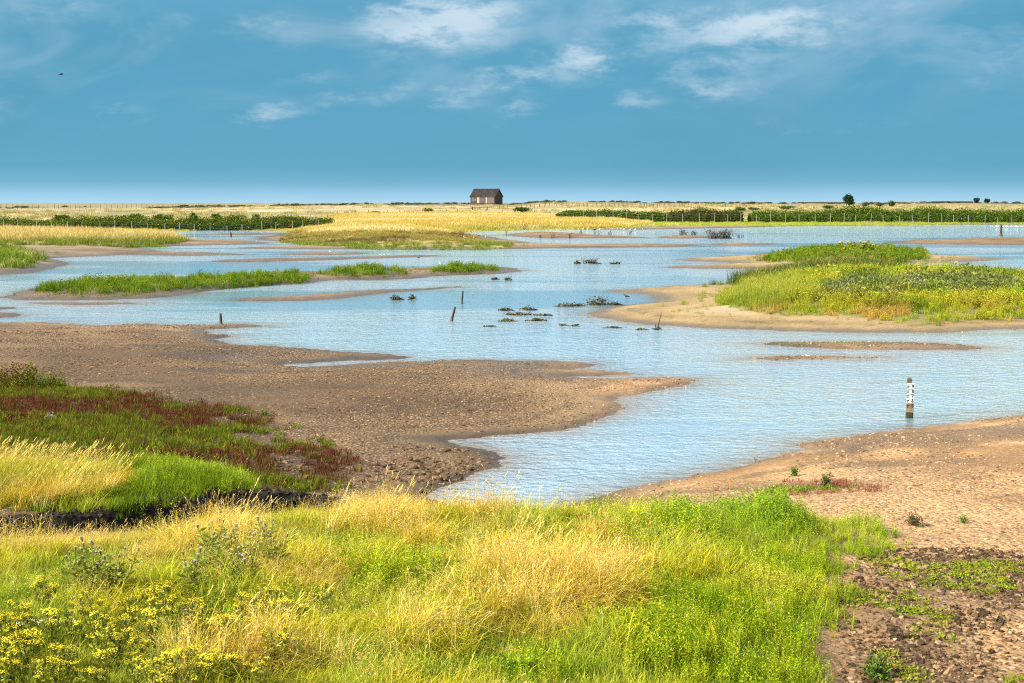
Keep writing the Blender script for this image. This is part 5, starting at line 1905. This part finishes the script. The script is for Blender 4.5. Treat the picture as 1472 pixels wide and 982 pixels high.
def flower_proto(kind, name, cat, h, nst, leafcol, leafw):
    ob = thing(name, 'plant', cat)
    hm = [head_mesh(kind) for _ in range(3)]
    sm_, lf = MB(), MB()
    for i in range(nst):
        a = i * 2.4 + random.uniform(-.3, .3)
        ln = random.uniform(.1, .42)
        hh = h * random.uniform(.5 if kind == 'ragwort' else .68, 1.08)
        top = Vector((math.cos(a) * ln * hh, math.sin(a) * ln * hh, hh))
        mid = top * .5 + Vector((0, 0, hh * .06))
        sm_.tube([(0, 0, -.03), tuple(mid), tuple(top)], [.005, .004, .0025], 4, False, col=(.20, .22, .05))
        nlf = 18 if kind == 'thistle' else 10
        for k in range(nlf):
            u = .12 + .8 * k / nlf
            p = mid * (2 * u) if u < .5 else mid.lerp(top, 2 * u - 1)
            q = k * 2.4 + a
            L = leafw * (1.2 - .6 * u) * random.uniform(.7, 1.2)
            lf.leaf(p, p + Vector((math.cos(q) * L, math.sin(q) * L, L * .4)), L * .35, bt=(1, 0, random.random()), col=leafcol)
        sub = 1
        for k in range(sub):
            t2 = top + (Vector((random.gauss(0, .04), random.gauss(0, .04), random.uniform(-.05, .01))) if k else Vector((0, 0, 0)))
            hd = bpy.data.objects.new('flower_head', random.choice(hm))
            COL.objects.link(hd)
            hd.parent = ob
            hd.location = t2
            hd.rotation_euler = (random.gauss(0, .2), random.gauss(0, .2), random.random() * 6)
            hd.scale = (random.uniform(.7, 1.2),) * 3
    sm_.build('stem', M_STEM, ob)
    lf.build('leaves', M_STEM, ob)['kind'] = 'stuff'
    return ob


_first = {}
def plant_at(proto, px, py, label, cat=None, group=None, scale=1.0, name=None):
    p = gpt(px, py)
    if proto.name not in _first:
        _first[proto.name] = 1
        ob = proto
    else:
        ob = copy_tree(proto)
    if name:
        ob.name = name
    ob.location = p
    ob.rotation_euler.z = random.uniform(0, 6.28)
    ob.scale = (scale,) * 3
    tag(ob, label, cat, group)
    return ob


random.seed(51)
yp = [flower_proto('yellow', 'yellow_wildflower', 'wildflower', .27, 9, (.34, .36, .035), .06), flower_proto('yellow', 'yellow_wildflower', 'wildflower', .32, 8, (.32, .34, .035), .06), flower_proto('yellow', 'yellow_wildflower', 'wildflower', .24, 10, (.36, .36, .04), .06)]
spots = [(68, 855), (115, 865), (227, 843), (10, 931), (30, 915), (95, 941), (200, 928), (190, 962), (234, 952), (275, 972), (292, 884), (323, 887), (278, 867), (251, 887), (156, 941), (312, 911), (282, 918), (51, 884), (78, 902), (149, 925),
         (316, 935), (428, 875), (462, 848), (20, 958), (60, 975), (120, 970), (330, 958), (215, 905), (100, 905), (250, 935), (8, 905), (135, 890), (180, 890), (345, 905), (40, 935), (265, 945), (300, 960), (225, 975), (150, 965), (85, 965), (5, 975), (170, 915),
         (395, 935), (370, 965), (410, 900), (190, 870), (350, 870), (20, 880)]
spots += [(random.uniform(0, 420), random.uniform(850, 985)) for _ in range(14)]
for i, (px, py) in enumerate(spots):
    plant_at(yp[i % 3], px + random.uniform(-5, 5), py + 38, 'yellow flat-topped wildflower plant growing in the grass of the near bank', None, 'yellow wildflowers on the near bank', random.uniform(.8, 1.15), 'yellow_wildflower')
tp = [flower_proto('thistle', 'thistle', 'thistle', .42, 6, (.22, .27, .04), .10), flower_proto('thistle', 'thistle', 'thistle', .36, 7, (.26, .28, .05), .09)]
for i, (px, py) in enumerate(((305, 770), (330, 762), (345, 785), (362, 778), (322, 795), (385, 762), (300, 800), (360, 805), (395, 790), (340, 815), (110, 812), (155, 822), (172, 822), (275, 818), (130, 818))):
    plant_at(tp[i % 2], px, py + 45, 'thistle gone to white down in the dense patch on the near bank' if 290 < px < 400 else 'lone thistle with white down among the straw grass and yellow wildflowers', None,
             'thistles in the dense patch' if 290 < px < 400 else 'scattered thistles', random.uniform(.8, 1.1), 'thistle')
wp_ = flower_proto('white', 'white_yarrow', 'yarrow', .36, 3, (.18, .24, .06), .05)
for px, py in ((104, 896), (70, 896), (36, 897)):
    plant_at(wp_, px, py + 38, 'white flat-topped yarrow among the yellow wildflowers', None, 'white yarrows', .8, 'white_yarrow')
# taller flowers on the islands
ip = flower_proto('ragwort', 'yellow_ragwort', 'ragwort', .75, 13, (.20, .26, .03), .14)
for ch in ip.children:
    if ch.name.startswith('flower_head'):
        ch.scale = (1.9, 1.9, 2.4)
for px, py, s_, lb in ((1212, 368, 1.25, 'tall yellow ragwort on top of the low mound, first of its cluster'), (1226, 368, 1.3, 'tall yellow ragwort in the middle of the cluster on the low mound'), (1240, 367, 1.35, 'tallest yellow ragwort of the cluster on the low mound'), (1252, 367, 1.1, 'last yellow ragwort of the cluster on the low mound'),
                       (1184, 402, .9, 'bright yellow ragwort at the back of the sandy island plants'), (1196, 402, .95, 'second bright yellow ragwort at the back of the sandy island plants'), (1208, 403, .8, 'third bright yellow ragwort at the back of the sandy island plants'), (1385, 405, 1.15, 'lone bright yellow ragwort standing above the sandy island plants'), (1396, 407, .8, 'smaller yellow ragwort next to the lone bright one')):
    plant_at(ip, px, py, lb, None, 'yellow ragworts on the islands', s_, 'yellow_ragwort')
it = flower_proto('thistle', 'island_thistle', 'thistle', 1.0, 6, (.13, .18, .07), .16)
for ch in it.children:
    if ch.name.startswith('flower_head'):
        ch.scale = (3.2,) * 3
for px, py, s_ in ((1310, 428, .95), (1322, 430, .8), (1300, 431, .7)):
    plant_at(it, px, py, 'tall pale-headed thistle standing among the sandy island plants', None, 'thistles on the sandy island', s_, 'island_thistle')


def small_shrub(px, py, wpx, hpx, label, cols, n=260, name='small_shrub'):
    p = gpt(px, py)
    k = p.y / FPX
    ob = thing(name, label, 'shrub', p)
    rx, h = wpx * k / 2, hpx * k
    mb, tb = MB(), MB()
    for i in range(n):
        v = Vector((random.gauss(0, 1), random.gauss(0, 1), abs(random.gauss(0, 1)))).normalized() * random.uniform(.3, 1.05)
        pt = Vector((v.x * rx, v.y * rx, v.z * h))
        c = random.choice(cols)
        mb.leaf(pt, pt + Vector((random.gauss(0, 1), random.gauss(0, 1), random.uniform(0, 1.6))) * h * .13, h * .09, bt=(1, 0, random.random()), col=c)
    for q in range(7):
        a = q * .9
        tb.tube([(0, 0, -.03), (math.cos(a) * rx * .4, math.sin(a) * rx * .4, h * .45), (math.cos(a) * rx * .7, math.sin(a) * rx * .7, h * .85)], [.006, .005, .002], 4)
    mb.build('foliage', M_LEAF, ob)['kind'] = 'stuff'
    tb.build('stem', M_TWIG, ob)
    return ob


small_shrub(1314, 756, 30, 20, 'small dark green shrub at the tip of the bright green herbs', [(.06, .07, .02), (.09, .10, .03), (.12, .08, .04)])
small_shrub(1142, 684, 15, 14, 'small round green shrub on the pebbly beach', [(.09, .17, .02), (.12, .2, .03)])
small_shrub(1187, 702, 16, 24, 'spindly dark green shrub among low plants on the pebbly beach', [(.10, .13, .03), (.14, .16, .04), (.12, .07, .04)])
small_shrub(1260, 975, 40, 42, 'dark green shrub growing beside the soil clods', [(.06, .12, .02), (.09, .16, .02), (.13, .2, .03)])
small_shrub(1385, 752, 16, 12, 'small pale green shrub alone on the dry beach', [(.15, .20, .05), (.2, .24, .06)])
small_shrub(380, 598, 20, 12, 'small green tuft at the corner of the red marsh', [(.10, .17, .02), (.13, .2, .03)])
small_shrub(940, 790, 60, 30, 'dark green leafy shrub sunk in the bright herbs', [(.06, .15, .02), (.09, .2, .02), (.05, .11, .015)], 500)
small_shrub(1108, 452, 8, 5, 'tiny green tuft on the bare sand before the sandy island plants', [(.12, .2, .03)], 90)
small_shrub(1271, 453, 8, 5, 'tiny green tuft on the sand edge below the sandy island plants', [(.12, .2, .03)], 90)
# broad-leaved dock in the near grass
p = gpt(745, 975)
dk = thing('dock_plant', 'broad-leaved bright green dock in the near grass', 'dock', p)
for i in range(9):
    a = i * 2.4
    m = MB()
    L = random.uniform(.13, .22)
    d = Vector((math.cos(a), math.sin(a), 0))
    sd_ = Vector((-d.y, d.x, 0))
    rows = [(0, .01, .0), (.3, .045, .45), (.6, .05, .75), (.85, .03, .85), (1.0, .004, .82)]
    vs = []
    for u, w_, zz in rows:
        c = d * (u * L * .75) + Vector((0, 0, zz * L))
        vs += [c - sd_ * w_, c + Vector((0, 0, -.008)), c + sd_ * w_]
    fs = []
    for r0 in range(4):
        b0 = r0 * 3
        fs += [(b0, b0 + 1, b0 + 4, b0 + 3), (b0 + 1, b0 + 2, b0 + 5, b0 + 4)]
    m.add(vs, fs, (1, 0, .6), (.11, .19, .02))
    m.build('leaf', M_STEM, dk)
print('objects', len(bpy.data.objects))
